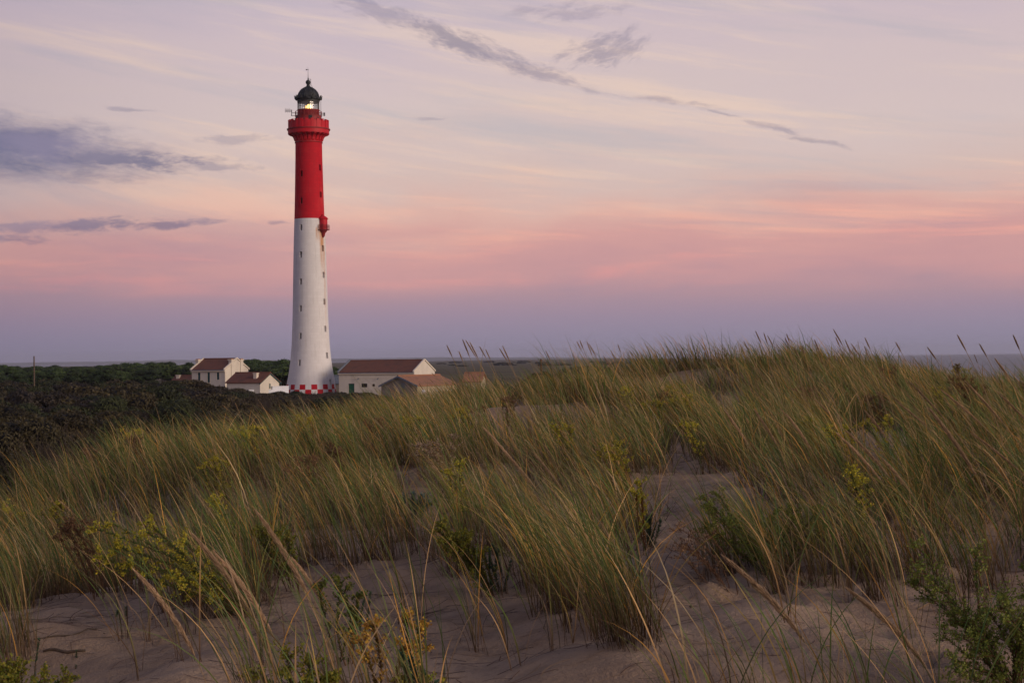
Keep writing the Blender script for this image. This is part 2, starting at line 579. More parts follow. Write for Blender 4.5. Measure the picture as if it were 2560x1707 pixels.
def poly_dist(x, y, P):
    """signed distance, positive outside"""
    d = np.full(x.shape, 1e9)
    inside = np.zeros(x.shape, bool)
    n = len(P)
    for i in range(n):
        ax, ay = P[i]
        bx, by = P[(i + 1) % n]
        ex, ey = bx - ax, by - ay
        t = np.clip(((x - ax) * ex + (y - ay) * ey) / (ex * ex + ey * ey), 0, 1)
        d = np.minimum(d, np.hypot(x - ax - t * ex, y - ay - t * ey))
        c = ((ay > y) != (by > y)) & (x < (bx - ax) * (y - ay) / (by - ay + 1e-12) + ax)
        inside ^= c
    return np.where(inside, -d, d)


def dune_z(x, y):
    x, y = np.asarray(x, float), np.asarray(y, float)
    num, den = np.zeros(x.shape), np.zeros(x.shape) + 1e-9
    for cx, cy, cz in CTRL:
        w_ = 1 / (((x - cx) ** 2 + ((y - cy) * 0.8) ** 2) + 1.5) ** 1.6
        num += w_ * cz
        den += w_
    h = num / den
    h += vnoise(x, y, 0.22, 1) * 0.30 + vnoise(x, y, 0.55, 2) * 0.20 + vnoise(x, y, 1.3, 3) * 0.09 + vnoise(x, y, 3.4, 4) * 0.035 + vnoise(x, y, 8.0, 5) * 0.012
    for mx_, my_, sg, am in ((-.62, 27.5, 1.0, .80), (1.35, 28, .9, .52), (5.6, 43, 1.0, .26), (7.2, 41, 1.1, .22), (2.4, 42, 1.1, .22)):
        h += am * np.exp(-((x - mx_) ** 2 + (y - my_) ** 2) / (2 * sg * sg))
    h += 0.13 * (vnoise(x, y, 0.75, 31) + 0.5 * vnoise(x, y, 1.7, 32)) + np.interp(y, [14, 26], [1, 0]) * (0.05 * vnoise(x, y, 4.6, 33) + 0.022 * vnoise(x, y, 10.5, 34))
    d = np.maximum(poly_dist(x, y, POLY), 0)
    h -= (np.sqrt(d * d + 4.0) - 2.0) * 0.55
    h = np.maximum(h, -7.9 + 0 * h)
    return EYE + h


def axis(segs):
    out_ = []
    for a, b_, st in segs:
        out_ += list(np.arange(a, b_, st))
    return np.array(out_ + [segs[-1][1]])


gx = axis([(-60, -16, 2.0), (-16, -7, 0.4), (-7, 12, 0.09), (12, 20, 0.4), (20, 70, 2.0)])
gy = axis([(-60, -4, 2.0), (-4, 7, 0.5), (7, 16, 0.07), (16, 30, 0.16), (30, 64, 0.4), (64, 90, 2.0)])
X, Y = np.meshgrid(gx, gy)
Z = dune_z(X, Y)
# footprints and scuffed hollows along the sandy path
for k in range(150):
    t_ = random.random()
    fx = 2.1 - 0.9 * math.sin(t_ * 2.2) + 2.6 * t_ * t_ + random.uniform(-.55, .55)
    fy = 7.6 + 17 * t_ + random.uniform(-.2, .2)
    fa = random.uniform(-.6, .6)
    r_ = np.hypot(((X - fx) * math.cos(fa) + (Y - fy) * math.sin(fa)) / 0.08, ((Y - fy) * math.cos(fa) - (X - fx) * math.sin(fa)) / 0.16)
    Z += -random.uniform(.02, .06) * np.exp(-r_ ** 2) + 0.02 * np.exp(-((r_ - 1.7) / 0.5) ** 2)
Vn = np.stack([X, Y, Z], -1).reshape(-1, 3)
ny_, nx_ = X.shape
I = (np.arange(ny_ - 1)[:, None] * nx_ + np.arange(nx_ - 1)[None, :]).ravel()
Fn = np.stack([I, I + 1, I + 1 + nx_, I + nx_], 1)

sand, t, b = material('dune_sand')
co = coords(t)
n1 = t.noise(co, 0.7, 5, 0.6)
n2 = t.noise(co, 5, 6, 0.65)
n3 = t.noise(co, 260, 2, 0.6)
n4 = t.noise(co, 38, 4, 0.7)
c = t.mix(t.smooth(n1, 0.35, 0.65), (0.37, 0.252, 0.160), (0.46, 0.325, 0.215))
c = t.mix(t.smooth(n2, 0.45, 0.75, 0, 0.5), c, (0.18, 0.118, 0.08))
c = t.mix(t.smooth(n4, 0.60, 0.74, 0, 0.75), c, (0.085, 0.06, 0.045))
c = t.mix(t.smooth(n3, 0.60, 0.70, 0, 0.5), c, (0.33, 0.27, 0.22))
t.put(b.inputs['Base Color'], c)
b.inputs['Roughness'].default_value = 0.95
b.inputs['Specular IOR Level'].default_value = 0.1
h = t.m('ADD', t.m('MULTIPLY', n2, 0.6), t.m('ADD', t.m('MULTIPLY', n4, 0.25), t.m('MULTIPLY', n3, 0.03)))
t.put(b.inputs['Normal'], t.bump(h, 0.10))
tag(obj('dune', numpy_mesh('dune', Vn, Fn, sand, smooth=True)), kind='structure')

# ground: one land sheet out to the coast
LAND = [(-15500, 2700), (-7000, 3000), (-1100, 3300), (-480, 4300), (-100, 7800), (650, 8200), (520, 4200), (230, 1500), (92, 420), (75, -300), (95, -4000), (-15500, -4000)]
heath, t, b = material('heath')
geo = t.node('ShaderNodeNewGeometry').outputs['Position']
n1 = t.noise(geo, 0.010, 6, 0.6)
n2 = t.noise(geo, 0.06, 6, 0.65)
n3 = t.noise(geo, 0.9, 4, 0.6)
c = t.mix(t.smooth(n1, 0.40, 0.62), (0.115, 0.088, 0.055), (0.15, 0.135, 0.065))
c = t.mix(t.smooth(n2, 0.52, 0.66, 0, 0.8), c, (0.055, 0.062, 0.026))
c = t.mix(t.smooth(t.noise(geo, 0.018, 7, 0.7), 0.60, 0.70, 0, 0.6), c, (0.24, 0.19, 0.13))
c = t.mix(t.smooth(n3, 0.4, 0.7, 0, 0.5), c, (0.06, 0.05, 0.028))
t.put(b.inputs['Base Color'], c)
b.inputs['Roughness'].default_value = 1.0
b.inputs['Specular IOR Level'].default_value = 0.05
mb = MB()
n = len(LAND)
mb.add([(x, y, 0.0) for x, y in LAND] + [(x * 1.02, y * 1.01 + 20, -6.0) for x, y in LAND],
       [tuple(reversed(range(n)))] + [(i, (i + 1) % n, (i + 1) % n + n, i + n) for i in range(n)])
tag(mb.build('ground', heath), kind='structure')

# sea
sea, t, b = material('sea_water')
geo = t.node('ShaderNodeNewGeometry').outputs['Position']
mp = t.node('ShaderNodeMapping')
t.l.new(geo, mp.inputs[0])
mp.inputs['Rotation'].default_value = (0, 0, R(18))
mp.inputs['Scale'].default_value = (1.0, 0.35, 1)
n1 = t.noise(mp.outputs[0], 0.10, 6, 0.6)
n2 = t.noise(mp.outputs[0], 0.02, 5, 0.65, 0.6)
foam = t.m('MULTIPLY', t.smooth(n2, 0.60, 0.66, 0, 1), t.smooth(n1, 0.42, 0.6))
s_ = t.node('ShaderNodeSeparateXYZ'); t.l.new(geo, s_.inputs[0])
near = t.m('MULTIPLY', t.smooth(s_.outputs[1], 3600, 800), t.smooth(s_.outputs[0], 150, 260))
foam = t.m('MULTIPLY', foam, near)
t.put(b.inputs['Base Color'], t.mix(foam, (0.05, 0.06, 0.09), (0.60, 0.60, 0.64)))
t.put(b.inputs['Roughness'], t.mix(foam, (0.42, 0.42, 0.42), (0.9, 0.9, 0.9)))
b.inputs['Specular IOR Level'].default_value = 0.28
t.put(b.inputs['Normal'], t.bump(n1, 1.0, 0.6))
mb = MB()
S = 15800
mb.add([(-S, -S, -5), (S, -S, -5), (S, S, -5), (-S, S, -5)], [(0, 1, 2, 3)])
tag(mb.build('sea', sea), kind='structure')

# far shore beyond the estuary
far, t, b = material('far_shore')
geo = t.node('ShaderNodeNewGeometry').outputs['Position']
t.put(b.inputs['Base Color'], t.mix(t.smooth(t.noise(geo, 0.004, 6, 0.7), 0.4, 0.6), (0.035, 0.05, 0.035), (0.12, 0.11, 0.08)))
b.inputs['Roughness'].default_value = 1.0
FY = 12500
xs = np.linspace(-5200, 900, 260)
prof = []
for x in xs:
    u = x / FY * F + 1280
    hgt = 13 + 11 * math.exp(-((u - 400) / 90) ** 2) + 5 * math.exp(-((u - 880) / 120) ** 2) + 8 * math.exp(-((u - 1060) / 90) ** 2) + 3 * math.exp(-((u - 150) / 160) ** 2)
    hgt += 3.0 * float(vnoise(np.array(x), np.array(0.0), 0.006, 9)) + 4.0 * float(vnoise(np.array(x), np.array(3.0), 0.02, 10))
    hgt *= min(1, (900 - x) / 700)
    prof.append(max(hgt, 0.5))
V_, F_ = [], []
for x, h_ in zip(xs, prof):
    V_ += [(x, FY - 350, -5.2), (x, FY, h_ * 0.6 - 2), (x, FY + 500, h_), (x, FY + 1400, -5.2)]
for i in range(len(xs) - 1):
    for k in range(3):
        F_.append((i * 4 + k, i * 4 + 4 + k, i * 4 + 5 + k, i * 4 + 1 + k))
mb = MB(); mb.add(V_, F_)
tag(mb.build('hills', far, smooth=True), kind='structure')

# haze
hz = bpy.data.materials.new('haze')
hz.use_nodes = True
ht = NT(hz.node_tree)
ht.n.clear()
ho = ht.node('ShaderNodeOutputMaterial')
pv = ht.node('ShaderNodeVolumePrincipled')
pv.inputs['Color'].default_value = (0.80, 0.82, 0.95, 1)
pv.inputs['Density'].default_value = 6.5e-5
pv.inputs['Anisotropy'].default_value = 0.1
ht.l.new(pv.outputs[0], ho.inputs['Volume'])
mb = MB().box(-16000, 16000, -16000, 16000, -7.5, 74)
tag(mb.build('haze', hz), kind='stuff')

# ------------------------------------------------------------------ lighthouse
LY = 323.0
LP = at(778, 985, LY)
PX = LY / F                                       # metres per photograph pixel at the lighthouse


def SH(y):
    return at(775 - (985 - y) * 0.0105, y, LY).z


lh = empty('lighthouse', (LP.x, LP.y, 0), R(7.2))
tag(lh, 'tall lighthouse tower painted red above and white below with lit lantern', 'lighthouse')
M['shaft_w'] = tower_mat('white_painted_blocks', True)
M['shaft_r'] = tower_mat('red_painted_blocks', False)
SHAFT = [(1000, 66.5), (985, 63.5), (973, 62.2), (960, 60.4), (930, 54.8), (900, 50.6), (860, 47.2), (800, 44.5), (700, 42.1), (620, 40.1), (548, 37.5),
         (500, 36.0), (400, 33.6), (357, 33.2)]
SHz = np.array([SH(y) for y, r in SHAFT])
SHr = np.array([r * PX for y, r in SHAFT])


def shaft_r(z):
    return float(np.interp(z, SHz, SHr))


WIN = []                                          # angle, z centre, half width (rad), half height
for y in (437.5, 504.5, 571.5, 638.6, 705.4, 772, 840, 906.6):
    WIN.append((R(-33), y, 0.27))
for y in (421.8, 489, 622.7, 688.8, 755.6, 822.8, 889, 955.7):
    WIN.append((R(54), y, 0.33))
wins = []
for a, y, hw in WIN:
    z = SH(y)
    wins.append((a, z, hw / shaft_r(z), 0.60))
PER = 2 * PI / 26
angs = set()
for k in range(26):
    for j in range(4):
        angs.add(round(R(7.3) - PER / 2 + PER * (k + j / 4.0) - 2 * PI * round((R(7.3) + PER * k) / (2 * PI)), 5))
for a, z, ha, hh in wins:
    angs.add(round(a - ha, 5)); angs.add(round(a + ha, 5))
angs = sorted(((a + PI) % (2 * PI)) - PI for a in angs)
zs = set(np.round(np.concatenate([SHz, np.linspace(SHz[0], SHz[-1], 44)]), 3))
for a, z, ha, hh in wins:
    zs.add(round(z - hh, 3)); zs.add(round(z + hh, 3))
zc = [SH(985), SH(972.5), SH(960)]
zs = sorted(zs | set(np.round(zc, 3)) | {round(SH(548.5), 3)})
zs = [z for i, z in enumerate(zs) if i == 0 or z - zs[i - 1] > 0.004]
spl = lambda z: shaft_r(z)
V_, F_, MI = [], [], []
na = len(angs)
for z in zs:
    r_ = (spl(z - .8) + 2 * spl(z) + spl(z + .8)) / 4
    for a in angs:
        V_.append((r_ * math.sin(a), -r_ * math.cos(a), z))
for j in range(len(zs) - 1):
    zm = (zs[j] + zs[j + 1]) / 2
    for i in range(na):
        a0 = angs[i]
        a1 = angs[(i + 1) % na]
        if a1 < a0: a1 += 2 * PI
        am = (a0 + a1) / 2
        hole = any(abs(am - wa) < ha and abs(zm - wz) < hh for wa, wz, ha, hh in wins)
        if hole: continue
        i2 = (i + 1) % na
        F_.append((j * na + i, j * na + i2, (j + 1) * na + i2, (j + 1) * na + i))
        k = math.floor((am - R(7.3) + PER / 2) / PER)
        if zm > SH(548.5): mi = 1
        elif SH(972.5) < zm < SH(960): mi = 1 if k % 2 == 0 else 0
        elif SH(985) < zm < SH(972.5): mi = 1 if k % 2 == 1 else 0
        elif zm < SH(985): mi = 1 if k % 2 == 0 else 0
        else: mi = 0
        MI.append(mi)
me = mesh_data('tower_shaft', V_, F_, [M['shaft_w'], M['shaft_r']], True, MI)
shaft = obj('tower_shaft', me, lh)
for a, z, ha, hh in wins:
    red = z > SH(548)
    r_ = shaft_r(z)
    fr = MB()
    for (aa, bb) in ((a - ha, a + ha),):
        p = []
        for rr in (1, 0):
            for (an, zz) in ((aa, z - hh), (bb, z - hh), (bb, z + hh), (aa, z + hh)):
                q = (r_ if rr else r_ - 0.42)
                if rr: q = (spl(zz - .8) + 2 * spl(zz) + spl(zz + .8)) / 4
                p.append((q * math.sin(an), -q * math.cos(an), zz))
        fr.add(p, [(0, 1, 5, 4), (1, 2, 6, 5), (2, 3, 7, 6), (3, 0, 4, 7)])
    wo = fr.build('window', M['shaft_r'] if red else M['shaft_w'], lh)
    pb = MB()
    q = r_ - 0.40
    pb.add([(q * math.sin(an), -q * math.cos(an), zz) for an, zz in ((aa, z - hh), (bb, z - hh), (bb, z + hh), (aa, z + hh))], [(0, 1, 2, 3)])
    pb.build('pane', M['dark'] if red else M['stonepane'], wo)

N22 = 22
P = lambda y, r: (r * PX, SH(y))
MB().lathe([P(358.5, 33.3), P(358.5, 34.8), P(356.5, 34.9), P(356, 33.4)], 64).build('neck_band', M['dark_red'], lh, True)
MB().lathe([P(358, 33.2), P(352, 33.6), P(345, 35.5), P(341, 38.0), P(338.5, 41), P(337, 44), P(336.5, 50)], 64).build('flared_neck', M['red'], lh, True)
for k in range(N22):
    a = 2 * PI * k / N22 + 0.05
    c_ = MB()
    poly = [P(355, 33.4), P(352, 36.2), P(347, 37.6), P(343, 40.0), P(340, 44), P(338.6, 49.4), P(336.6, 50.2), P(336.6, 33)]
    c_.prism(poly, -0.24, 0.24)
    Mx = Matrix.Rotation(a - PI / 2, 4, 'Z')
    c_.v = [tuple(Mx @ Vector(v)) for v in c_.v]
    c_.build('corbel', M['red'], lh)
MB().lathe([P(336.5, 48.0), P(336.5, 51.4), P(326.5, 51.6), P(326.2, 50)], 96).build('gallery_slab', M['red'], lh)
MB().lathe([P(326.3, 50), P(326.3, 53.8), P(323.8, 54.0), P(323.6, 33)], 96).build('gallery_ledge', M['dark_red'], lh)
MB().lathe([P(323.6, 50.0), P(306.2, 49.6), P(305.6, 49.9), P(305.6, 47.4), P(323.6, 47.2)], 96).build('parapet', M['red'], lh)
for k in range(N22):
    a = 2 * PI * (k + 0.5) / N22 + 0.05
    m_ = MB().box(47.0 * PX, 50.7 * PX, -0.26, 0.26, SH(323.6), SH(303.2))
    m_.box(46.8 * PX, 51.0 * PX, -0.34, 0.34, SH(303.19), SH(302.2))
    Mx = Matrix.Rotation(a - PI / 2, 4, 'Z')
    m_.v = [tuple(Mx @ Vector(v)) for v in m_.v]
    m_.build('merlon', M['red'], lh)
MB().lathe([P(323, 33.0), P(292.5, 32.6), P(292.4, 33.4), P(290.8, 33.5), P(290.6, 26.8)], 64).build('watch_room', M['dark_red'], lh)
for a, z0, z1, hw in ((R(8), 301, 292.6, 4.4), (R(47), 305, 297, 4.2), (R(-62), 305, 294, 4), (R(120), 310, 296, 4)):
    d_ = MB().box(31.9 * PX, 32.9 * PX, -hw * PX, hw * PX, SH(z0), SH(z1))
    Mx = Matrix.Rotation(a - PI / 2, 4, 'Z')
    d_.v = [tuple(Mx @ Vector(v)) for v in d_.v]
    d_.build('opening', M['dark'], lh)
MB().lathe([P(291, 27.0), P(277.4, 26.9), P(277, 28.2), P(275.8, 28.2), P(275.6, 26)], 64).build('lantern_wall', M['dark_red'], lh)
rail = MB()
for y in (280.0, 284, 288):
    ring = [(32.6 * PX * math.sin(2 * PI * i / 48), -32.6 * PX * math.cos(2 * PI * i / 48), SH(y)) for i in range(49)]
    rail.tube(ring, 0.045, 4, False)
for k in range(20):
    a = 2 * PI * k / 20
    rail.tube([(32.6 * PX * math.sin(a), -32.6 * PX * math.cos(a), SH(290.8)), (32.6 * PX * math.sin(a), -32.6 * PX * math.cos(a), SH(279.6))], 0.05, 4)
rail.build('balcony_railing', M['dark_red'], lh)
glass, t, b = material('lantern_glass')
tr = t.node('ShaderNodeBsdfTransparent')
tr.inputs[0].default_value = (0.90, 0.92, 0.92, 1)
gl = t.node('ShaderNodeBsdfGlossy')
gl.inputs['Roughness'].default_value = 0.05
mx = t.node('ShaderNodeMixShader')
mx.inputs[0].default_value = 0.10
t.l.new(tr.outputs[0], mx.inputs[1]); t.l.new(gl.outputs[0], mx.inputs[2])
t.l.new(mx.outputs[0], glass.node_tree.nodes['Material Output'].inputs[0])
NP_ = 14
for k in range(NP_):
    a0, a1 = 2 * PI * k / NP_ + 0.1, 2 * PI * (k + 1) / NP_ + 0.1
    q = 26 * PX
    pb = MB().add([(q * math.sin(a), -q * math.cos(a), z) for a, z in ((a0, SH(275.7)), (a1, SH(275.7)), (a1, SH(257)), (a0, SH(257)))], [(0, 1, 2, 3)])
    pb.build('glass_pane', glass, lh)
    mb = MB().tube([(q * 1.01 * math.sin(a0), -q * 1.01 * math.cos(a0), SH(276)), (q * 1.01 * math.sin(a0), -q * 1.01 * math.cos(a0), SH(256.8))], 0.085, 6)
    mb.build('mullion', M['iron'], lh)
mb = MB()
mb.lathe([P(262.5, 25.4), P(262.5, 26.6), P(261.8, 26.6), P(261.8, 25.4)], 56)
mb.build('glazing_ring', M['iron'], lh)
MB().lathe([P(257.2, 24), P(257.2, 27.4), P(252, 28.0), P(250.5, 30.8), P(248.2, 31.4), P(246.4, 30.6), P(245.6, 27.0), P(245.6, 20)], 64).build('lantern_cornice', M['copper'], lh)
DOME = [(246, 27.0), (242, 26.8), (238, 25.9), (233, 24.0), (229, 21.3), (225, 17.6), (222, 13.4), (220, 9.6), (218, 6.4), (216, 4.6), (214, 4.1), (213, 4.7), (212.4, 3.2)]
dome = MB().lathe([P(y, r) for y, r in DOME], 48).build('dome', M['copper'], lh, True)
for k in range(14):
    a = 2 * PI * k / 14 + 0.1
    MB().tube([(r * PX * 1.005 * math.sin(a), -r * PX * 1.005 * math.cos(a), SH(y)) for y, r in DOME[:9]], 0.07, 5).build('rib', M['copper'], dome)
ball = [(212.4, 3.2)] + [(206.6 + 6.2 * math.cos(i / 10 * PI), max(6.3 * math.sin(i / 10 * PI), 1.2)) for i in range(1, 11)] + [(199, 1.8), (197.6, 1.1), (196.4, 1.8), (195, .7), (186, .45), (176, .32), (168, .15)]
MB().lathe([P(y, r) for y, r in ball], 20).build('ball_finial', M['copper'], lh, True)
vz = SH(175)
vane = MB().tube([(-0.32, 0, vz), (0.1, 0, vz)], 0.035, 4)
vane.box(-0.42, -0.2, -0.02, 0.02, vz - 0.12, vz + 0.12).box(-.08, .08, -.08, .08, vz - .06, vz + .06)
vane.build('wind_vane', M['iron'], lh)
lad = MB()
hx = 6.6 * PX
for dx_ in (0,):
    lad.tube([(0.15, -.2, SH(199)), (hx, -.2, SH(199)), (hx + .02, -.2, SH(213.5)), (0.3, -.2, SH(213.5))], 0.055, 5)
lad.tube([(hx, -.2, SH(213)), (12 * PX, -.2, SH(221)), (15.5 * PX, -.2, SH(225))], 0.03, 4)
lad.build('finial_ladder', M['iron'], lh)
for k in range(14):
    a = 2 * PI * k / 14 + 0.32
    g = MB().tube([(30.5 * PX, 0, SH(250)), (32.5 * PX, 0, SH(247)), (33.4 * PX, 0, SH(243)), (35.6 * PX, 0, SH(240.5))], [.22, .2, .12, .03], 5)
    g.tube([(31.5 * PX, 0, SH(247)), (31.7 * PX, 0, SH(243.5)), (32.4 * PX, 0, SH(240))], [.14, .10, .03], 5)
    Mx = Matrix.Rotation(a - PI / 2, 4, 'Z')
    g.v = [tuple(Mx @ Vector(v)) for v in g.v]
    g.build('gargoyle', M['copper'], lh)
# lamp
em, t, b = material('lit_lamp')
b.inputs['Emission Color'].default_value = (1.0, 0.60, 0.18, 1)
b.inputs['Emission Strength'].default_value = 6.0
b.inputs['Base Color'].default_value = (1, .8, .5, 1)
em2, t, b = material('lit_lens')
b.inputs['Emission Color'].default_value = (1.0, 0.48, 0.12, 1)
b.inputs['Emission Strength'].default_value = 1.6
lens = MB().lathe([P(277, 0.3), P(277, 6), P(273.5, 9), P(268, 10), P(263, 9), P(259, 5), P(258.6, .3)], 16)
lensg, t, b = material('lens_glass')
tr = t.node('ShaderNodeBsdfTransparent'); tr.inputs[0].default_value = (.85, .80, .72, 1)
gl = t.node('ShaderNodeBsdfGlossy'); gl.inputs['Roughness'].default_value = .15
mx = t.node('ShaderNodeMixShader'); mx.inputs[0].default_value = .18
t.l.new(tr.outputs[0], mx.inputs[1]); t.l.new(gl.outputs[0], mx.inputs[2])
t.l.new(mx.outputs[0], lensg.node_tree.nodes['Material Output'].inputs[0])
lens.build('lens', lensg, lh, True)


def ball_mb(c, r, n=12, sz=1.0):
    return MB().lathe([(max(r * math.sin(i / 8 * PI), 1e-3), -r * sz * math.cos(i / 8 * PI)) for i in range(9)], n, M=Matrix.Translation(c))


ball_mb(Vector((2.3 * PX, -3 * PX, SH(267.5))), 5.4 * PX, 14, 1.2).build('lamp', em, lh, True)
ball_mb(Vector((-6.2 * PX, -6 * PX, SH(269.5))), 3.8 * PX).build('lamp', em2, lh, True)
# antennas
an = MB()
an.tube([(-32 * PX, -1, SH(285)), (-41.5 * PX, -1, SH(285))], .05, 4)
an.tube([(-41.5 * PX, -1, SH(277)), (-41.5 * PX, -1, SH(292))], .07, 4)
for y in (278.6, 281.4): an.tube([(-41.5 * PX, -1, SH(y)), (-58 * PX, -1, SH(y))], .04, 4)
for i in range(6):
    x = (-45 - i * 2.4) * PX
    an.tube([(x, -1, SH(273.5 if i % 2 else 275)), (x, -1, SH(285 if i % 2 else 283))], .025, 4)
an.tube([(-33 * PX, -1, SH(292)), (-43 * PX, -1, SH(292))], .05, 4)
an.build('aerial', M['iron'], lh)
an = MB()
for y in (285.5, 290):
    an.tube([(32 * PX, -1, SH(y)), (40 * PX, -1, SH(y))], .06, 4)
    an.box(38.6 * PX, 41.4 * PX, -1.2, -.8, SH(y + 1.6), SH(y - 1.4))
an.tube([(38.3 * PX, -1, SH(283.5)), (38.3 * PX, -1, SH(292))], .06, 4)
an.build('aerial', M['iron'], lh)
an = MB()
for x in (29.5, 31.5): an.tube([(x * PX, -.6, SH(292)), (x * PX, -.6, SH(254))], .02, 4)
an.build('aerial', M['iron'], lh)
# small balcony room on the shaft
oa = R(55.5)
oc = (40.5 * PX * math.sin(oa), -40.5 * PX * math.cos(oa))
TM = Matrix.Translation((oc[0], oc[1], 0))
ori = MB().lathe([P(576, 11.0), P(551, 11.0), P(550.6, 12.6), P(549.6, 13), P(549.2, 11)], 24, M=TM).build('oriel', M['red'], lh)
MB().lathe([P(549.8, 12.8), P(546, 10.6), P(543.4, 7.0), P(541.6, 3.4), P(540.6, 2.6), P(539.8, 3.2), P(538.8, 3.0), P(538.4, .2)], 24, M=TM).build('oriel_roof', M['red'], ori, True)
MB().lathe([P(577.4, 3), P(577.4, 16.2), P(576.0, 16.4), P(575.8, 10)], 24, M=TM).build('oriel_floor', M['dark_red'], ori)
MB().lathe([P(597, .2), P(593.5, 3.2), P(590.5, 4.6), P(585, 5.4), P(582, 8.2), P(580, 9.8), P(577.4, 10.4)], 24, M=TM).build('oriel_bracket', M['dark_red'], ori, True)
rl = MB()
for y in (565.5, 569.2, 573):
    rl.tube([(oc[0] + 16 * PX * math.sin(2 * PI * i / 28), oc[1] - 16 * PX * math.cos(2 * PI * i / 28), SH(y)) for i in range(29)], .035, 4, False)
for k in range(14):
    a = 2 * PI * k / 14
    x, y_ = oc[0] + 16 * PX * math.sin(a), oc[1] - 16 * PX * math.cos(a)
    rl.tube([(x, y_, SH(576)), (x, y_, SH(565.2))], .035, 4)
rl.build('railing', M['dark_red'], ori)
dd = MB().box(10.6 * PX, 11.35 * PX, -2.2 * PX, 2.2 * PX, SH(575.6), SH(562))
for a in (R(-8), R(62)):
    Mx = TM @ Matrix.Rotation(a - PI / 2, 4, 'Z')
    d_ = MB(); d_.v = [tuple(Mx @ Vector(v)) for v in dd.v]; d_.f = dd.f
    d_.build('door', M['dark_red'], ori)


# ------------------------------------------------------------------ houses
# local frame of a house: x along the near wall (corner at 0, going to -L), y away from the camera, z up
def wall_with_holes(x0, x1, z0, z1, holes, y, thick=0.18):
    """wall sheet in the plane y with recessed openings: list of (xa, xb, za, zb)"""
    xs_ = sorted({x0, x1, *[h[0] for h in holes], *[h[1] for h in holes]})
    zs_ = sorted({z0, z1, *[h[2] for h in holes], *[h[3] for h in holes]})
    mb = MB()
    for i in range(len(xs_) - 1):
        for j in range(len(zs_) - 1):
            xm, zm = (xs_[i] + xs_[i + 1]) / 2, (zs_[j] + zs_[j + 1]) / 2
            if any(a < xm < b_ and c < zm < d for a, b_, c, d in holes): continue
            mb.add([(xs_[i], y, zs_[j]), (xs_[i + 1], y, zs_[j]), (xs_[i + 1], y, zs_[j + 1]), (xs_[i], y, zs_[j + 1])], [(0, 1, 2, 3)])
    for a, b_, c, d in holes:
        yy = y + thick
        mb.add([(a, y, c), (b_, y, c), (b_, y, d), (a, y, d), (a, yy, c), (b_, yy, c), (b_, yy, d), (a, yy, d)],
               [(0, 1, 5, 4), (1, 2, 6, 5), (2, 3, 7, 6), (3, 0, 4, 7)])
    return mb


def opening(parent, h, y, mat, name='window', trim=None, arch=False, thick=0.18, louver=None):
    a, b_, c, d = h
    fr = MB()
    tw = 0.11
    if trim:
        fr.box(a - tw, a, y - 0.03, y + 0.02, c - tw, d + tw).box(b_, b_ + tw, y - 0.03, y + 0.02, c - tw, d + tw)
        fr.box(a, b_, y - 0.03, y + 0.02, d, d + tw).box(a, b_, y - 0.05, y + 0.02, c - tw, c)
    else:
        fr.box(a, a + .05, y + .05, y + .12, c, d).box(b_ - .05, b_, y + .05, y + .12, c, d)
    if arch:
        xm = (a + b_) / 2
        n_ = 8
        pts = [(a, d + .001), (a, d - .35)] + [(xm - (b_ - a) / 2 * math.cos(PI * i / n_), d - .35 + .33 * math.sin(PI * i / n_)) for i in range(1, n_)] + [(b_, d - .35), (b_, d + .001)]
        fr.add([(x, y + .01, z) for x, z in pts], [tuple(range(len(pts)))])
    wo = fr.build(name, M[trim] if trim else M['iron'], parent)
    sh = MB()
    if louver:
        xm = (a + b_) / 2
        for (p, q) in ((a, xm - .01), (xm + .01, b_)):
            sh.box(p, q, y + thick - .08, y + thick - .04, c, d)
            k = int((d - c) / .12)
            for i in range(k):
                z_ = c + .04 + i * .12
                sh.box(p + .05, q - .05, y + thick - .11, y + thick - .08, z_, z_ + .05)
        sh.build('shutter', mat, wo)
    else:
        sh.box(a, b_, y + thick - .02, y + thick, c, d)
        sh.build('pane' if name == 'window' else 'door_leaf', mat, wo)
    return wo


def house(name, label, px, py_eave, Y_, phi, L, Wd, eave, rise, wallm, roofm, gable_at='x', over=0.25, holes=(), parapet=False):
    c = at(px, py_eave, Y_)
    e = empty(name, (c.x, c.y, 0), -R(phi))
    tag(e, label, 'house' if 'house' in name else 'building')
    ridge = eave + rise
    # walls: front (y=0, x -L..0), gable sides
    f = wall_with_holes(-L, 0, 0, eave, list(holes), 0.0)
    f.add([(-L, Wd, 0), (0, Wd, 0), (0, Wd, eave), (-L, Wd, eave)], [(0, 1, 2, 3)])
    if gable_at == 'x':
        for x in (-L, 0):
            f.add([(x, 0, 0), (x, Wd, 0), (x, Wd, eave), (x, Wd / 2, ridge), (x, 0, eave)], [(0, 1, 2, 3, 4)])
    f.build('wall', wallm, e)
    # roof slabs with thickness and overhang
    th = 0.14
    s_ = rise / (Wd / 2)
    for sgn in (0, 1):
        y_e = -over if sgn == 0 else Wd + over
        z_e = eave - over * s_
        xa, xb = -L - (0.0 if parapet else over), (0.0 if parapet else over)
        if parapet: xa, xb = -L + 0.16, -0.16
        rb = MB()
        V8 = [(xa, y_e, z_e), (xb, y_e, z_e), (xb, Wd / 2, ridge), (xa, Wd / 2, ridge)]
        V8 += [(x, y, z + th) for x, y, z in V8]
        V8 = [(x, y, z + .02) for x, y, z in V8]
        rb.add(V8, [(0, 1, 2, 3), (4, 7, 6, 5), (0, 4, 5, 1), (1, 5, 6, 2), (3, 2, 6, 7), (0, 3, 7, 4)])
        rb.build('roof', roofm, e)
    MB().tube([(xa, Wd / 2, ridge + th + .03), (xb, Wd / 2, ridge + th + .03)], .12, 8).build('ridge_cap', roofm, e)
    return e, ridge, s_


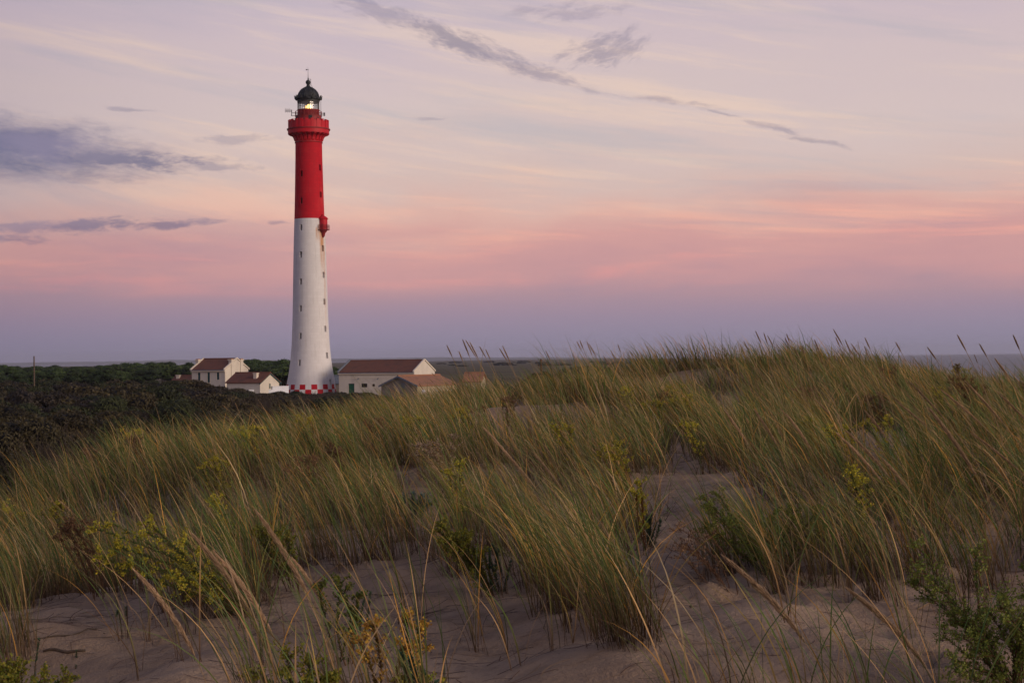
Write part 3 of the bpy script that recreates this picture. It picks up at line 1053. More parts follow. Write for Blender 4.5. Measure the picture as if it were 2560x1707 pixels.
def gable_cornice(e, L, Wd, eave, ridge, s_, x, mat, w=0.28, out_=0.1):
    mb = MB()
    for sgn in (-1, 1):
        y0 = 0 if sgn == -1 else Wd
        y0o = y0 + sgn * 0.35
        z0 = eave - 0.35 * s_
        V8 = [(x - .2, y0o, z0 + .1), (x + out_, y0o, z0 + .1), (x + out_, Wd / 2, ridge + .1), (x - .2, Wd / 2, ridge + .1)]
        V8 += [(a, b_, c + w) for a, b_, c in V8]
        mb.add(V8, [(0, 1, 2, 3), (4, 7, 6, 5), (0, 4, 5, 1), (1, 5, 6, 2), (3, 2, 6, 7), (0, 3, 7, 4)])
    return mb.build('gable_coping', mat, e)


# two storey cream house
Lw, Ww, Ew, Rw = 8.4, 7.5, 5.75, 2.05
k_ = 318 / F
hl = []
for pxw in (494.5, 519.5, 544.3):
    xw = -(563 - pxw) / 88 * Lw
    hl.append((xw - .34, xw + .34, 3.75, 5.2) if pxw != 519.5 else (xw - .34, xw + .34, 3.2, 5.2))
    hl.append((xw - .36, xw + .36, .6, 2.4))
e, rd, s_ = house('house', 'two storey cream house with red tiled roof, green shutters and gable chimneys', 563, 950, 318, 28, Lw, Ww, Ew, Rw, M['cream'], M['roof'], holes=hl, parapet=True)
for i, h_ in enumerate(hl):
    opening(e, h_, 0.0, M['teal'], 'window', 'trim', louver=True)
gable_cornice(e, Lw, Ww, Ew, rd, s_, 0.0, M['trim'])
gable_cornice(e, Lw, Ww, Ew, rd, s_, -Lw, M['trim'])
mb = MB().box(-Lw - .05, .12, -.32, -.003, Ew - .38, Ew - .14); mb.build('cornice', M['trim'], e)
mb = MB().box(-Lw - .02, .02, -.42, -.26, Ew - .14, Ew - .02); mb.build('gutter', M['zinc'], e)
for x0 in (0, -Lw):
    for yc in (Ww * .30, Ww * .70):
        ch = MB().box(x0 - .55, x0 + .16, yc - .42, yc + .42, 0.0 if x0 == 0 else 5.0, rd - .25)
        co_ = ch.build('chimney', M['cream'], e)
        MB().box(x0 - .68, x0 + .29, yc - .56, yc + .56, rd - .25, rd - .02).build('chimney_cap', M['trim'], co_)
        MB().box(x0 - .50, x0 + .1, yc - .36, yc + .36, rd - .02, rd + .14).build('chimney_pot', M['roof_o'], co_)
for y_ in (0, Ww):
    MB().box(-.3, .05, y_ - .05 if y_ == 0 else y_ - .3, y_ + .3 if y_ == 0 else y_ + .05, 0, Ew - .4).build('corner_stone', M['trim'], e)
MB().tube([(.14, Ww - .15, 0), (.14, Ww - .15, Ew - .3)], .07, 6).build('downpipe', M['zinc'], e)

# low wing in front of it
e, rd, s_ = house('house', 'low cream cottage with red roof and small chimney between big house and tower', 650, 956, 300, 26, 7.6, 6.3, 3.35, 1.7, M['cream'], M['roof'], holes=[(-6.7, -6.1, .5, 2.0), (-3.1, -2.5, .5, 2.0)])
for h_ in ((-6.7, -6.1, .5, 2.0), (-3.1, -2.5, .5, 2.0)): opening(e, h_, 0.0, M['dark'], 'window', 'trim')
for sgn in (-1, 1):
    mb = MB()
    V8 = [(.02, 3.15 + sgn * 3.5, 3.35 - .35 * s_ - .16), (.28, 3.15 + sgn * 3.5, 3.35 - .35 * s_ - .16), (.28, 3.15, rd - .14), (.02, 3.15, rd - .14)]
    V8 += [(a, b_, c + .16) for a, b_, c in V8]
    mb.add(V8, [(0, 1, 2, 3), (4, 7, 6, 5), (0, 4, 5, 1), (1, 5, 6, 2), (3, 2, 6, 7), (0, 3, 7, 4)])
    mb.build('bargeboard', M['teal'], e)
wo = MB().box(-.02, .05, 2.8, 3.5, 2.05, 3.25).build('window', M['trim'], e)
MB().box(.052, .09, 2.95, 3.3, 2.15, 3.12).build('shutter', M['teal'], wo)
ch = MB().box(-2.2, -1.5, 1.0, 1.7, 3.6, 5.0).build('chimney', M['trim'], e)
MB().box(-2.3, -1.4, .9, 1.8, 5.0, 5.15).build('chimney_cap', M['trim'], ch)

# roof seen to the left of the house
e, rd, s_ = house('house', 'low outbuilding with dark red roof half hidden behind scrub, left of cream house', 505, 960, 336, 18, 7.6, 5.2, 2.75, 1.6, M['cream'], M['roof'])
ch = MB().box(-7.0, -6.3, 1.5, 2.2, 3.2, 4.45).build('chimney', M['trim'], e)
MB().box(-7.1, -6.2, 1.4, 2.3, 4.45, 4.6).build('chimney_cap', M['trim'], ch)

# courtyard wall between the cottage and the tower
a_, b_ = at(622, 970, 300), at(681, 970, 303)
c_ = at(722, 970, 306)
for (p, q, top) in ((a_, b_, SH(967) - .15), (b_, c_, SH(961.5))):
    d_ = (q - p); d_.z = 0
    wl = empty('courtyard_wall', (p.x, p.y, 0), math.atan2(d_.y, d_.x))
    tag(wl, 'lower stretch of whitewashed courtyard wall beside the cottage gable' if p is a_ else 'higher stretch of whitewashed courtyard wall next to tower base', 'wall')
    MB().box(0, d_.length, 0, .3, 0, top).build('wall', M['whitewall'], wl)
    MB().box(-.02, d_.length + .02, -.06, .36, top, top + .1).build('coping', M['whitewall'], wl)

# grey hut right of the tower
e, rd, s_ = house('hut', 'narrow grey hut squeezed between tower base and long white building', 852, 960, 334, 12, 2.4, 3.0, 2.6, 1.4, M['grey_and_shaded_wall'], M['zinc'])
e['category'] = 'hut'

# long white building with brown roof
Lb, Wb, Eb, Rb = 16.2, 10.2, 4.95, 2.15
hb = [(-(1036 - x) / 188 * Lb - w_, -(1036 - x) / 188 * Lb + w_, za, zb) for x, w_, za, zb in ((879.5, .62, .2, 2.75), (912, .62, 2.0, 2.75), (935, .27, 2.15, 2.65), (985, .5, 1.4, 2.4))]
e, rd, s_ = house('workshop_building', 'long white building with brown tiled roof and green arched door right of tower', 1036, 950, 310, 20, Lb, Wb, Eb, Rb, M['cream'], M['roof_o'], holes=hb, parapet=True)
for o_ in e.children:
    if o_.name.startswith('roof') or o_.name.startswith('ridge'): o_.data.materials[0] = M['roof']
gable_cornice(e, Lb, Wb, Eb, rd, s_, 0.0, M['trim'])
gable_cornice(e, Lb, Wb, Eb, rd, s_, -Lb, M['zinc'])
MB().box(-Lb - .08, .12, -.34, -.003, Eb - .42, Eb - .20).build('cornice', M['trim'], e)
MB().box(-Lb, 0, -.05, -.003, Eb - 1.2, Eb - 1.08).build('string_course', M['trim'], e)
MB().box(-Lb - .04, .04, -.42, -.26, Eb - .2, Eb - .06).build('gutter', M['zinc'], e)
opening(e, hb[0], 0.0, M['green_door'], 'door', arch=True)
opening(e, hb[1], 0.0, M['dark'], 'window', arch=True)
opening(e, hb[2], 0.0, M['dark'], 'window')
opening(e, hb[3], 0.0, M['dark'], 'window')
for pxl in (899, 948):
    x = -(1036 - pxl) / 188 * Lb
    lb = MB().tube([(x, 0, 3.75), (x, -.45, 3.8), (x, -.5, 3.6)], .05, 5).build('wall_lamp', M['iron'], e)
    MB().lathe([(.05, 3.7), (.2, 3.55), (.2, 3.5), (.02, 3.5)], 10, M=Matrix.Translation((x, -.5, 0))).build('lamp_shade', M['zinc'], lb)

# stone outbuilding with orange roof: gable towards the left, long wall to the right
cc = at(1043, 965, 268)
e = empty('stone_outbuilding', (cc.x, cc.y, 0), -R(30))
tag(e, 'low stone outbuilding with orange tiled roof and shade-toned gable, front of the long building', 'building')
Wg, Lg, Eg, Rg = 7.3, 12.5, 2.95, 1.5
for y_ in (0, Lg):
    MB().add([(-Wg, y_, 0), (0, y_, 0), (0, y_, Eg), (-Wg / 2, y_, Eg + Rg), (-Wg, y_, Eg)], [(0, 1, 2, 3, 4)]).build('gable_wall', M['grey_and_shaded_wall'], e)  # gables darker than the stone walls: their shade is put into the colour
MB().box(-.2, 0, .01, Lg - .01, 0, Eg).box(-Wg, -Wg + .2, .01, Lg - .01, 0, Eg).build('wall', M['stone'], e)
for sgn in (0, 1):
    xe = .3 if sgn == 0 else -Wg - .3
    sl_ = Rg / (Wg / 2)
    V8 = [(xe, -.35, Eg - .3 * sl_ + .02), (xe, Lg + .3, Eg - .3 * sl_ + .02), (-Wg / 2, Lg + .3, Eg + Rg + .02), (-Wg / 2, -.35, Eg + Rg + .02)]
    V8 += [(a, b_, c + .14) for a, b_, c in V8]
    MB().add(V8, [(0, 1, 2, 3), (4, 7, 6, 5), (0, 4, 5, 1), (1, 5, 6, 2), (3, 2, 6, 7), (0, 3, 7, 4)]).build('roof', M['roof_o'], e)
    W8 = [(xe, -.42, Eg - .3 * sl_ - .12), (xe, -.34, Eg - .3 * sl_ - .12), (-Wg / 2, -.34, Eg + Rg - .12), (-Wg / 2, -.42, Eg + Rg - .12)]
    W8 += [(a, b_, c + .30) for a, b_, c in W8]
    MB().add(W8, [(0, 1, 2, 3), (4, 7, 6, 5), (0, 4, 5, 1), (1, 5, 6, 2), (3, 2, 6, 7), (0, 3, 7, 4)]).build('bargeboard', M['zinc'], e)
MB().tube([(-Wg / 2, -.36, Eg + Rg + .19), (-Wg / 2, Lg + .3, Eg + Rg + .19)], .13, 8).build('ridge_cap', M['roof_o'], e)
MB().box(-3.2, -2.5, -.03, .05, 2.6, 3.4).build('vent_panel', M['zinc'], e)
# further orange roof
e, rd, s_ = house('shed', 'small far shed with orange roof right of stone outbuilding, behind grass', 1203, 945, 300, 10, 3.4, 4.5, 3.1, 1.5, M['stone'], M['roof_o'])
e['category'] = 'shed'
# white globe lamps along the stone wall
for i, (px, py) in enumerate(((1058.5, 978.5), (1092.5, 977), (1118, 976), (1128, 976), (1145, 975))):
    p = at(px, py, 262)
    e = empty('garden_lamp', (p.x, p.y, 0))
    r_ = .30 if i == 0 else .16
    tag(e, 'large white globe lamp post in front of the stone outbuilding corner' if i == 0 else 'small white globe lamp on a post along the stone outbuilding wall', 'lamp', None if i == 0 else 'small globe lamps by the stone wall')
    MB().tube([(0, 0, 0), (0, 0, p.z - r_ * .8)], .05, 6).build('post', M['zinc'], e)
    ball_mb(Vector((0, 0, p.z)), r_).build('globe', M['lamp_white'], e, True)

# lone poles
p = at(85.5, 945, 180)
top = at(85.5, 890.5, 180).z
pl = MB().lathe([(.10, -.0), (.075, top), (.001, top + .03)], 8).build('pole', M['wood'], None, True, (p.x, p.y, 0))
tag(pl, 'lone dark wooden pole rising above scrub at the far left horizon', 'pole')
p = at(1362, 965, 62)
zb = float(dune_z(p.x, p.y)) - .3
top = at(1359.5, 897, 62).z
pl = MB().lathe([(.035, 0), (.035, top - zb), (.001, top - zb + .01)], 8).build('post', M['rust'], None, True, (p.x, p.y, zb))
pl.rotation_euler = (0, R(-1.5), 0)
tag(pl, 'thin rusty iron post standing behind grass against the distant heath', 'post')

# ------------------------------------------------------------------ scrub, pines
def leaf_cloud(lobes, n, size, c_lo, c_hi, seed, flat=0.5, inner=0.25, up=0.6):
    """leaf sized quads spread through the shells of ellipsoid lobes (cx,cy,cz,rx,ry,rz)"""
    r_ = np.random.default_rng(seed)
    L_ = np.array(lobes)
    vol = (L_[:, 3] * L_[:, 4] + L_[:, 3] * L_[:, 5])
    idx = r_.choice(len(L_), n, p=vol / vol.sum())
    d = r_.normal(size=(n, 3))
    d[:, 2] = np.abs(d[:, 2]) * (1 if up > .5 else 1) - r_.random(n) * (1 - up) * 1.2
    d /= np.linalg.norm(d, axis=1)[:, None]
    rad = 1 - r_.random(n) ** 2 * inner * 1.6
    # knobbly surface
    k = 1 + 0.14 * np.sin(d[:, 0] * 9 + idx) * np.cos(d[:, 1] * 8 + idx * 2) + .06 * r_.normal(size=n)
    c = L_[idx, :3] + d * L_[idx, 3:6] * (rad * k)[:, None]
    nrm = d + r_.normal(size=(n, 3)) * 0.55
    nrm /= np.linalg.norm(nrm, axis=1)[:, None]
    t1 = np.cross(nrm, r_.normal(size=(n, 3)))
    t1 /= np.linalg.norm(t1, axis=1)[:, None]
    t2 = np.cross(nrm, t1)
    s = size * (0.6 + 0.8 * r_.random(n))[:, None]
    Vq = np.stack([c - t1 * s, c + t2 * s * flat, c + t1 * s, c - t2 * s * flat], 1).reshape(-1, 3)
    Fq = np.arange(n * 4).reshape(-1, 4)
    m_ = r_.random(n)
    lobe_tone = r_.random(len(L_))[idx]
    m_ = 0.55 * m_ + 0.45 * lobe_tone
    col = np.array(c_lo)[None] * (1 - m_[:, None]) + np.array(c_hi)[None] * m_[:, None]
    return Vq, Fq, np.repeat(col, 4, 0)


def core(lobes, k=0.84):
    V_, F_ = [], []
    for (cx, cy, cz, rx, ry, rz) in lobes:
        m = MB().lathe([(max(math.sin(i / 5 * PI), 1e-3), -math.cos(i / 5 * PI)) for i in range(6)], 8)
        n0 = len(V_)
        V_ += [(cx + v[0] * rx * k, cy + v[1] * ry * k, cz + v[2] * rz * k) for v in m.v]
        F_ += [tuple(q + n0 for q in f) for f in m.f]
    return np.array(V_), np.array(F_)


def crown_mesh(name, lobes, n, size, lo, hi, seed, mat, **kw):
    Vq, Fq, Cq = leaf_cloud(lobes, n, size, lo, hi, seed, **kw)
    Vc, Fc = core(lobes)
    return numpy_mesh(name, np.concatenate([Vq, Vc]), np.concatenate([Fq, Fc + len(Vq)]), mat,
                      np.concatenate([Cq, np.tile(np.array(lo) * 0.35, (len(Vc), 1))]))  # inner core coloured near black, standing in for shade between the leaves


def sticks_mesh(h, n, seed, spread=1.2, r0=.07, up=.85):
    r_ = random.Random(seed)
    mb = MB()
    for i in range(n):
        a = r_.uniform(0, 2 * PI)
        q = spread * r_.uniform(.2, 1)
        bx, by = r_.uniform(-.3, .3), r_.uniform(-.3, .3)
        mb.tube([(bx, by, -.2), (bx + q * .25 * math.cos(a), by + q * .25 * math.sin(a), h * .35), (bx + q * math.cos(a), by + q * math.sin(a), h * up)], [r0, r0 * .7, r0 * .25], 5, False)
    return mb


bush_protos = []
near_protos = []
for k in range(6):
    r_ = random.Random(50 + k)
    lobes = []
    for i in range(11):
        a, q = r_.uniform(0, 2 * PI), 2.1 * math.sqrt(r_.random())
        rr = r_.uniform(.7, 1.25)
        lobes.append((q * math.cos(a), q * math.sin(a), 3.1 - .16 * q * q + r_.uniform(-.7, .1) - rr * .5, rr * 1.15, rr * 1.0, rr * .62))
    for i in range(5):
        a = i * 1.26 + r_.random()
        lobes.append((2.1 * math.cos(a), 2.1 * math.sin(a), 1.2 + r_.uniform(-.4, .4), .9, .9, .8))
    tone = [((.012, .010, .005), (.098, .078, .034)), ((.011, .010, .005), (.080, .072, .030)), ((.013, .010, .005), (.108, .078, .034)),
            ((.010, .011, .005), (.060, .072, .026)), ((.013, .010, .008), (.050, .040, .028)), ((.011, .009, .005), (.092, .076, .034))][k]
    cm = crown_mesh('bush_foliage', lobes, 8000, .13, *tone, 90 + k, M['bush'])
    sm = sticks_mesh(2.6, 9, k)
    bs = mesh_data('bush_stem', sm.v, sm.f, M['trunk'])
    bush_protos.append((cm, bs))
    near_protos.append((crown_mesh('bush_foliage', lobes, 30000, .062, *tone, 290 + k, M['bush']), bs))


def place_bush(name, protos, k, x, y, z, s, sz, label, cat, group, partn=('foliage', 'stem')):
    e = empty(name, (x, y, z), random.uniform(0, 6.28))
    e.scale = (s, s, sz)
    tag(e, label, cat, group)
    for nm, me_ in zip(partn, protos[k % len(protos)]):
        obj(nm, me_, e)
    return e


LINE_PX = [0, 300, 480, 560, 640, 760, 900, 1000, 1080]
def scrub_top(px, Y_):
    """height of the scrub canopy (world z) seen around column px at distance Y_"""
    a = np.interp(px, [-200, 480, 560, 640, 900, 1100], [4.6, 4.4, 3.0, 1.9, 1.9, 1.2])
    b_ = np.interp(px, [-200, 480, 700, 1100], [4.7, 4.5, 3.6, 3.0])
    return float(a if Y_ > 250 else a + (b_ - a) * min(1, (250 - Y_) / 90))


placed, cnt = [], 0
tries = 0
rs = random.Random(4)
while tries < 14000 and cnt < 285:
    tries += 1
    Y_ = math.sqrt(rs.uniform(34 ** 2, 292 ** 2))
    px = rs.uniform(-170, 960 if Y_ > 150 else 820)
    x = (px - 1280) / F * Y_
    if float(poly_dist(np.array(x), np.array(Y_), POLY)) < 5.5: continue
    if px > 560 and Y_ > 288: continue
    if 470 < px < 570 and Y_ > 285: continue
    if px > 940 and Y_ > 240: continue
    top = scrub_top(px, Y_) + rs.uniform(-1.7, .45) * (1 if px < 500 else .5)
    gz_ = max(0.0, 0.0)
    s = rs.uniform(.85, 1.45) * (0.8 if top < 3 else 1) * (1.25 if Y_ > 180 else 1)
    if any((x - a) ** 2 + (Y_ - b_) ** 2 < (2.75 * min(s, s2)) ** 2 for a, b_, s2 in placed): continue
    placed.append((x, Y_, s))
    kk_ = rs.randrange(6)
    tone_ = ('brown', 'olive brown', 'reddish brown', 'dark green', 'grey brown', 'dull brown')[kk_]
    where = ('below the lone pole' if px < 180 else 'left of the cream house' if px < 420 else 'before the cream house' if px < 570 else
             'before the low cottage' if px < 700 else 'before the lighthouse' if px < 850 else 'before the long white building')
    dep = 'near the dune foot' if Y_ < 95 else 'in mid thicket' if Y_ < 190 else 'at the far thicket edge'
    place_bush('bush', near_protos if Y_ < 130 else bush_protos, kk_, x, Y_, 0, s, top / 3.2, tone_ + ' evergreen bush ' + dep + ', ' + where, 'bush', tone_ + ' bushes ' + dep + ' ' + where)
    cnt += 1
print('bushes', cnt, tries)
# scraggly bare twigs among and around the bushes: fine grey brush in the hollow
def twig_brush(name, spots, mat, label=None):
    V_, F_ = [], []
    mb = MB()
    r_ = random.Random(9)
    for (x, y, z, hgt, n_) in spots:
        for i in range(n_):
            a = r_.uniform(0, 6.28)
            q = r_.uniform(.1, .9) * hgt * .6
            x0, y0 = x + r_.uniform(-.8, .8), y + r_.uniform(-.8, .8)
            mid = (x0 + q * .4 * math.cos(a), y0 + q * .4 * math.sin(a), z + hgt * r_.uniform(.4, .6))
            mb.tube([(x0, y0, z - .1), mid, (x0 + q * math.cos(a), y0 + q * math.sin(a), z + hgt * r_.uniform(.8, 1.05))], [.025, .018, .006], 3, False)
            for j in range(4):
                b_ = r_.uniform(0, 6.28)
                mb.tube([mid, (mid[0] + .5 * math.cos(b_), mid[1] + .5 * math.sin(b_), mid[2] + r_.uniform(.2, .8))], [.012, .004], 3, False)
    return mb.build(name, mat)


spots = []
for i in range(46):
    px = rs.uniform(560, 830)
    Y_ = rs.uniform(60, 276)
    spots.append(((px - 1280) / F * Y_, Y_, scrub_top(px, Y_) * .5, scrub_top(px, Y_) * .62, 14))
for i in range(26):
    px = rs.uniform(60, 420); Y_ = rs.uniform(60, 95)
    spots.append(((px - 1280) / F * Y_, Y_, 1.5, 2.6, 16))
tag(twig_brush('brushwood', spots, M['trunk']), kind='stuff')
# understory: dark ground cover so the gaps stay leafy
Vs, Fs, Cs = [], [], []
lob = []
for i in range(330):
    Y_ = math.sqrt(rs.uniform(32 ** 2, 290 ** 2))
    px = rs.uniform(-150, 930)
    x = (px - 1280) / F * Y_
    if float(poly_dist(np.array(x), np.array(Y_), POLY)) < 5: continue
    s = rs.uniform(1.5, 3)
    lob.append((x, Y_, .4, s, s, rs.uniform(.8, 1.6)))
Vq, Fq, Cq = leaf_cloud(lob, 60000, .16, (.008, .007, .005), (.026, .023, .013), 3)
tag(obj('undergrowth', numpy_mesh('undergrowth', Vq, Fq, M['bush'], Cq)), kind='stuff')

pine_protos = []
for k in range(5):
    r_ = random.Random(70 + k)
    lobes = []
    for i in range(9):
        a, q = r_.uniform(0, 2 * PI), 2.3 * math.sqrt(r_.random())
        rr = r_.uniform(.8, 1.3)
        lobes.append((q * math.cos(a), q * math.sin(a), 5.6 - .22 * q * q + r_.uniform(-1.2, .5), rr * 1.2, rr * 1.2, rr * .75))
    for i in range(4):
        a = r_.uniform(0, 6.28)
        lobes.append((1.9 * math.cos(a), 1.9 * math.sin(a), 2.8 + r_.uniform(-.6, .6), 1.1, 1.1, .7))
    tone = [((.024, .044, .012), (.085, .135, .032)), ((.026, .046, .012), (.105, .155, .036)), ((.022, .038, .012), (.070, .110, .030)), ((.024, .044, .010), (.115, .160, .036)), ((.024, .038, .012), (.078, .120, .034))][k]
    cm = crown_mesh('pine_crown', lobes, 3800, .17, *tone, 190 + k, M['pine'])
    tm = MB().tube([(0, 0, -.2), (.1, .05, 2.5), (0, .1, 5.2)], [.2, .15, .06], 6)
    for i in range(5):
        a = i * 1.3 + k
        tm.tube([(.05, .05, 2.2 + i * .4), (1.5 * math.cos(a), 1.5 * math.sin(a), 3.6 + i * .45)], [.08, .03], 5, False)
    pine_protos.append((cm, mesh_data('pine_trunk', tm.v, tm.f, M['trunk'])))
pp = []
tries = 0
while len(pp) < 235 and tries < 9000:
    tries += 1
    Y_ = rs.uniform(340, 640)
    px = rs.choice([rs.uniform(-120, 470), rs.uniform(-60, 470), rs.uniform(600, 760), rs.uniform(820, 870)])
    x = (px - 1280) / F * Y_
    if any((x - a) ** 2 + (Y_ - b_) ** 2 < 3.6 ** 2 for a, b_ in pp): continue
    pp.append((x, Y_))
    eye_line = 0.0
    want = EYE + (np.interp(px, [-100, 0, 180, 300, 400, 480, 600, 650, 720, 760, 830, 870], [-3, -5, -9, -4, -1, -6, 6, 3, 0, 0, -20, -26])) / F * Y_ + rs.uniform(-.9, .25)
    if Y_ < 420: want -= rs.uniform(.2, 1.4)
    WH = ('in the front row ' if Y_ < 430 else 'in the back row ' if Y_ > 540 else 'in the middle row ') + ('around the lone pole' if px < 200 else 'left of the cream house' if px < 500 else 'between the cream house and tower' if px < 780 else 'right of the tower')
    s = want / 6.3
    place_bush('pine_tree', pine_protos, rs.randrange(5), x, Y_, 0, max(.9, s) * rs.uniform(.9, 1.35), s, 'rounded green coastal pine ' + WH, 'tree', 'coastal pines ' + WH, ('crown', 'trunk'))
# dark clump and scattered far trees on the heath
for i in range(16):
    px = rs.uniform(1335, 1450); Y_ = rs.uniform(200, 250)
    x = (px - 1280) / F * Y_
    topz = at(px, 930 + rs.uniform(0, 12), Y_).z
    place_bush('bush', bush_protos, rs.randrange(6), x, Y_, 0, rs.uniform(.8, 1.3), topz / 3.2, 'dark round bush in the clump behind the thin iron post', 'bush', 'dark bushes behind the iron post')
for i in range(60):
    Y_ = rs.uniform(700, 2800)
    px = rs.choice([rs.uniform(840, 1900), rs.uniform(860, 1500), rs.uniform(100, 480)])
    x = (px - 1280) / F * Y_
    s = rs.uniform(.8, 2.0)
    place_bush('bush', bush_protos, rs.randrange(6), x, Y_, -1.0, s * rs.uniform(1.2, 2.4), s * .8, 'tiny far bush dotting the open heath towards the shore', 'bush', 'far bushes on the heath')
p = at(1037, 903, 900)
place_bush('tree', pine_protos, 1, p.x, p.y, 0, 1.5, 1.25, 'single rounded tree breaking the horizon above the long white building', 'tree', None, ('crown', 'trunk'))

# ------------------------------------------------------------------ marram grass
def smoothn(v):
    return v / (np.linalg.norm(v, axis=-1, keepdims=True) + 1e-12)


def blades(base, length, width, th0, th1, azi, cols0, cols1, S, seed, power=1.5):
    """ribbon blades; base (n,3); th0/th1 angle from vertical at base and tip; azi lean azimuth"""
    r_ = np.random.default_rng(seed)
    n = len(base)
    s = np.linspace(0, 1, S + 1)
    th = th0[:, None] + (th1 - th0)[:, None] * s[None] ** power
    ds = length[:, None] / S
    hx = np.concatenate([np.zeros((n, 1)), np.cumsum(np.sin((th[:, 1:] + th[:, :-1]) / 2) * ds, 1)], 1)
    hz = np.concatenate([np.zeros((n, 1)), np.cumsum(np.cos((th[:, 1:] + th[:, :-1]) / 2) * ds, 1)], 1)
    # slight sideways sway
    sw = (r_.normal(size=n) * .10 * length)[:, None] * s[None] ** 2
    ca, sa = np.cos(azi)[:, None], np.sin(azi)[:, None]
    P_ = np.stack([base[:, :1] + hx * ca - sw * sa, base[:, 1:2] + hx * sa + sw * ca, base[:, 2:] + hz], -1)
    rot = azi + PI / 2 + r_.normal(size=n) * 0.8
    wd = np.stack([np.cos(rot), np.sin(rot), np.zeros(n)], -1)
    prof = np.clip(1.15 * (1 - s ** 2.2), 0.06, 1) * (0.75 + .25 * np.minimum(1, s * 6))
    off = wd[:, None] * (width[:, None] * prof[None] / 2)[..., None]
    Vn = np.stack([P_ - off, P_ + off], 2).reshape(-1, 3)
    b0 = (np.arange(n) * (S + 1) * 2)[:, None]
    k = np.arange(S)[None] * 2
    Fn = np.stack([b0 + k, b0 + k + 1, b0 + k + 3, b0 + k + 2], -1).reshape(-1, 4)
    t_ = np.clip((s - .06) * 2.1, 0, 1)[None, :, None]
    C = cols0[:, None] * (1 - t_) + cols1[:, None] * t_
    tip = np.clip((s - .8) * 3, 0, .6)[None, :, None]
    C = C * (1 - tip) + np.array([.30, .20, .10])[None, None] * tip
    C = np.repeat(C, 2, axis=1).reshape(-1, 3)
    return Vn, Fn, C, P_


PAL = np.array([1.25, 1.18, 1.05]) * np.array([[.080, .140, .028], [.055, .115, .034], [.140, .160, .036], [.26, .20, .055], [.46, .30, .14], [.46, .25, .05], [.26, .19, .12], [.42, .34, .20]])
PW = np.array([.25, .19, .17, .11, .12, .07, .06, .03])


def tuft_blades(tx, ty, n, L, w, lean, S, seed, radius, azi=PI, green=1.0, spread=1.0):
    """blades for several tufts at once. tx,ty,n,L,... arrays per tuft"""
    r_ = np.random.default_rng(seed)
    idx = np.repeat(np.arange(len(tx)), n)
    m = len(idx)
    rr = radius[idx] * np.sqrt(r_.random(m))
    aa = r_.random(m) * 2 * PI
    bx, by = tx[idx] + rr * np.cos(aa), ty[idx] + rr * np.sin(aa)
    bz = dune_z(bx, by) - 0.03
    ln = L[idx] * (0.45 + 0.6 * r_.random(m) ** 0.7)
    dead = r_.random(m) < 0.24
    ln = np.where(dead, ln * (0.35 + .4 * r_.random(m)), ln)
    wd = w[idx] * (0.55 + .8 * r_.random(m) ** 1.5)
    th0 = np.abs(r_.normal(size=m)) * 0.22 * spread
    th1 = lean[idx] * (0.8 + .75 * r_.random(m)) + r_.normal(size=m) * .14
    th1 = np.where(dead, th1 * .9 + np.abs(r_.normal(size=m)) * .9, th1 + (r_.random(m) < .12) * r_.random(m) * .8)
    az_ = azi + (r_.normal(size=len(tx)) * .28)[idx] + r_.normal(size=m) * 0.5 * spread + np.where(dead, r_.normal(size=m) * 1.0, 0)
    # outward splay for some
    sp = r_.random(m) < .14
    az_ = np.where(sp, aa, az_)
    pw = PW.copy(); pw = pw / pw.sum()
    ci = r_.choice(len(PAL), m, p=pw)
    C1 = PAL[ci]
    tone = (0.75 + .5 * r_.random(len(tx)))[idx][:, None]
    dry = (r_.random(len(tx)) * .5)[idx][:, None]
    C1 = C1 * tone * (1 - dry * .5) + np.array([.21, .15, .07]) * dry * .5
    C1 = np.where(dead[:, None], np.array([.17, .115, .068]) * (0.6 + .8 * r_.random((m, 1))), C1)
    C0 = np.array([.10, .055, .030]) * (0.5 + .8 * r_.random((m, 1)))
    return blades(np.stack([bx, by, bz], -1), ln, wd, th0, th1, az_, C0, C1, S, seed + 1)


# bare sand, as regions of the dune plan seen at photograph pixels of the ground
def ground_at(px, py):
    """where the ray through a photograph pixel meets the dune"""
    d = ray(px, py)
    Ys = np.linspace(6, 60, 1100)
    xs_, zs_ = Ys * d.x / d.y, EYE + Ys * d.z / d.y
    g = dune_z(xs_, Ys)
    i = np.argmax(zs_ < g)
    if not (zs_ < g).any(): i = len(Ys) - 1
    return float(xs_[i]), float(Ys[i]), float(g[i])


BARE = [
    [(-200, 1560), (60, 1540), (140, 1500), (330, 1500), (430, 1530), (560, 1560), (640, 1545), (720, 1440), (870, 1420), (1050, 1400), (1090, 1440), (1250, 1480),
     (1400, 1560), (1480, 1640), (1600, 1640), (1600, 1500), (1570, 1420), (1640, 1350), (1670, 1220), (1690, 1110), (1730, 1110), (1735, 1210), (1770, 1330), (1800, 1420), (1900, 1460),
     (2200, 1480), (2420, 1450), (2800, 1440), (2900, 1900), (-300, 1900)],
    [(970, 1200), (1060, 1185), (1120, 1260), (1100, 1350), (1030, 1340)],
    [(1060, 1280), (1120, 1270), (1120, 1345), (1060, 1345)],
    [(1270, 1010), (1340, 1005), (1350, 1070), (1290, 1075)],
    [(1790, 990), (1860, 990), (1875, 1070), (1800, 1085)],
    [(2110, 1080), (2270, 1075), (2330, 1220), (2180, 1230)],
    [(690, 1330), (800, 1345), (770, 1380), (690, 1370)],
    [(1690, 930), (1740, 925), (1740, 950), (1690, 955)],
]
BAREW = [np.array([ground_at(px, min(py, 1890))[:2] for px, py in P_]) for P_ in BARE]

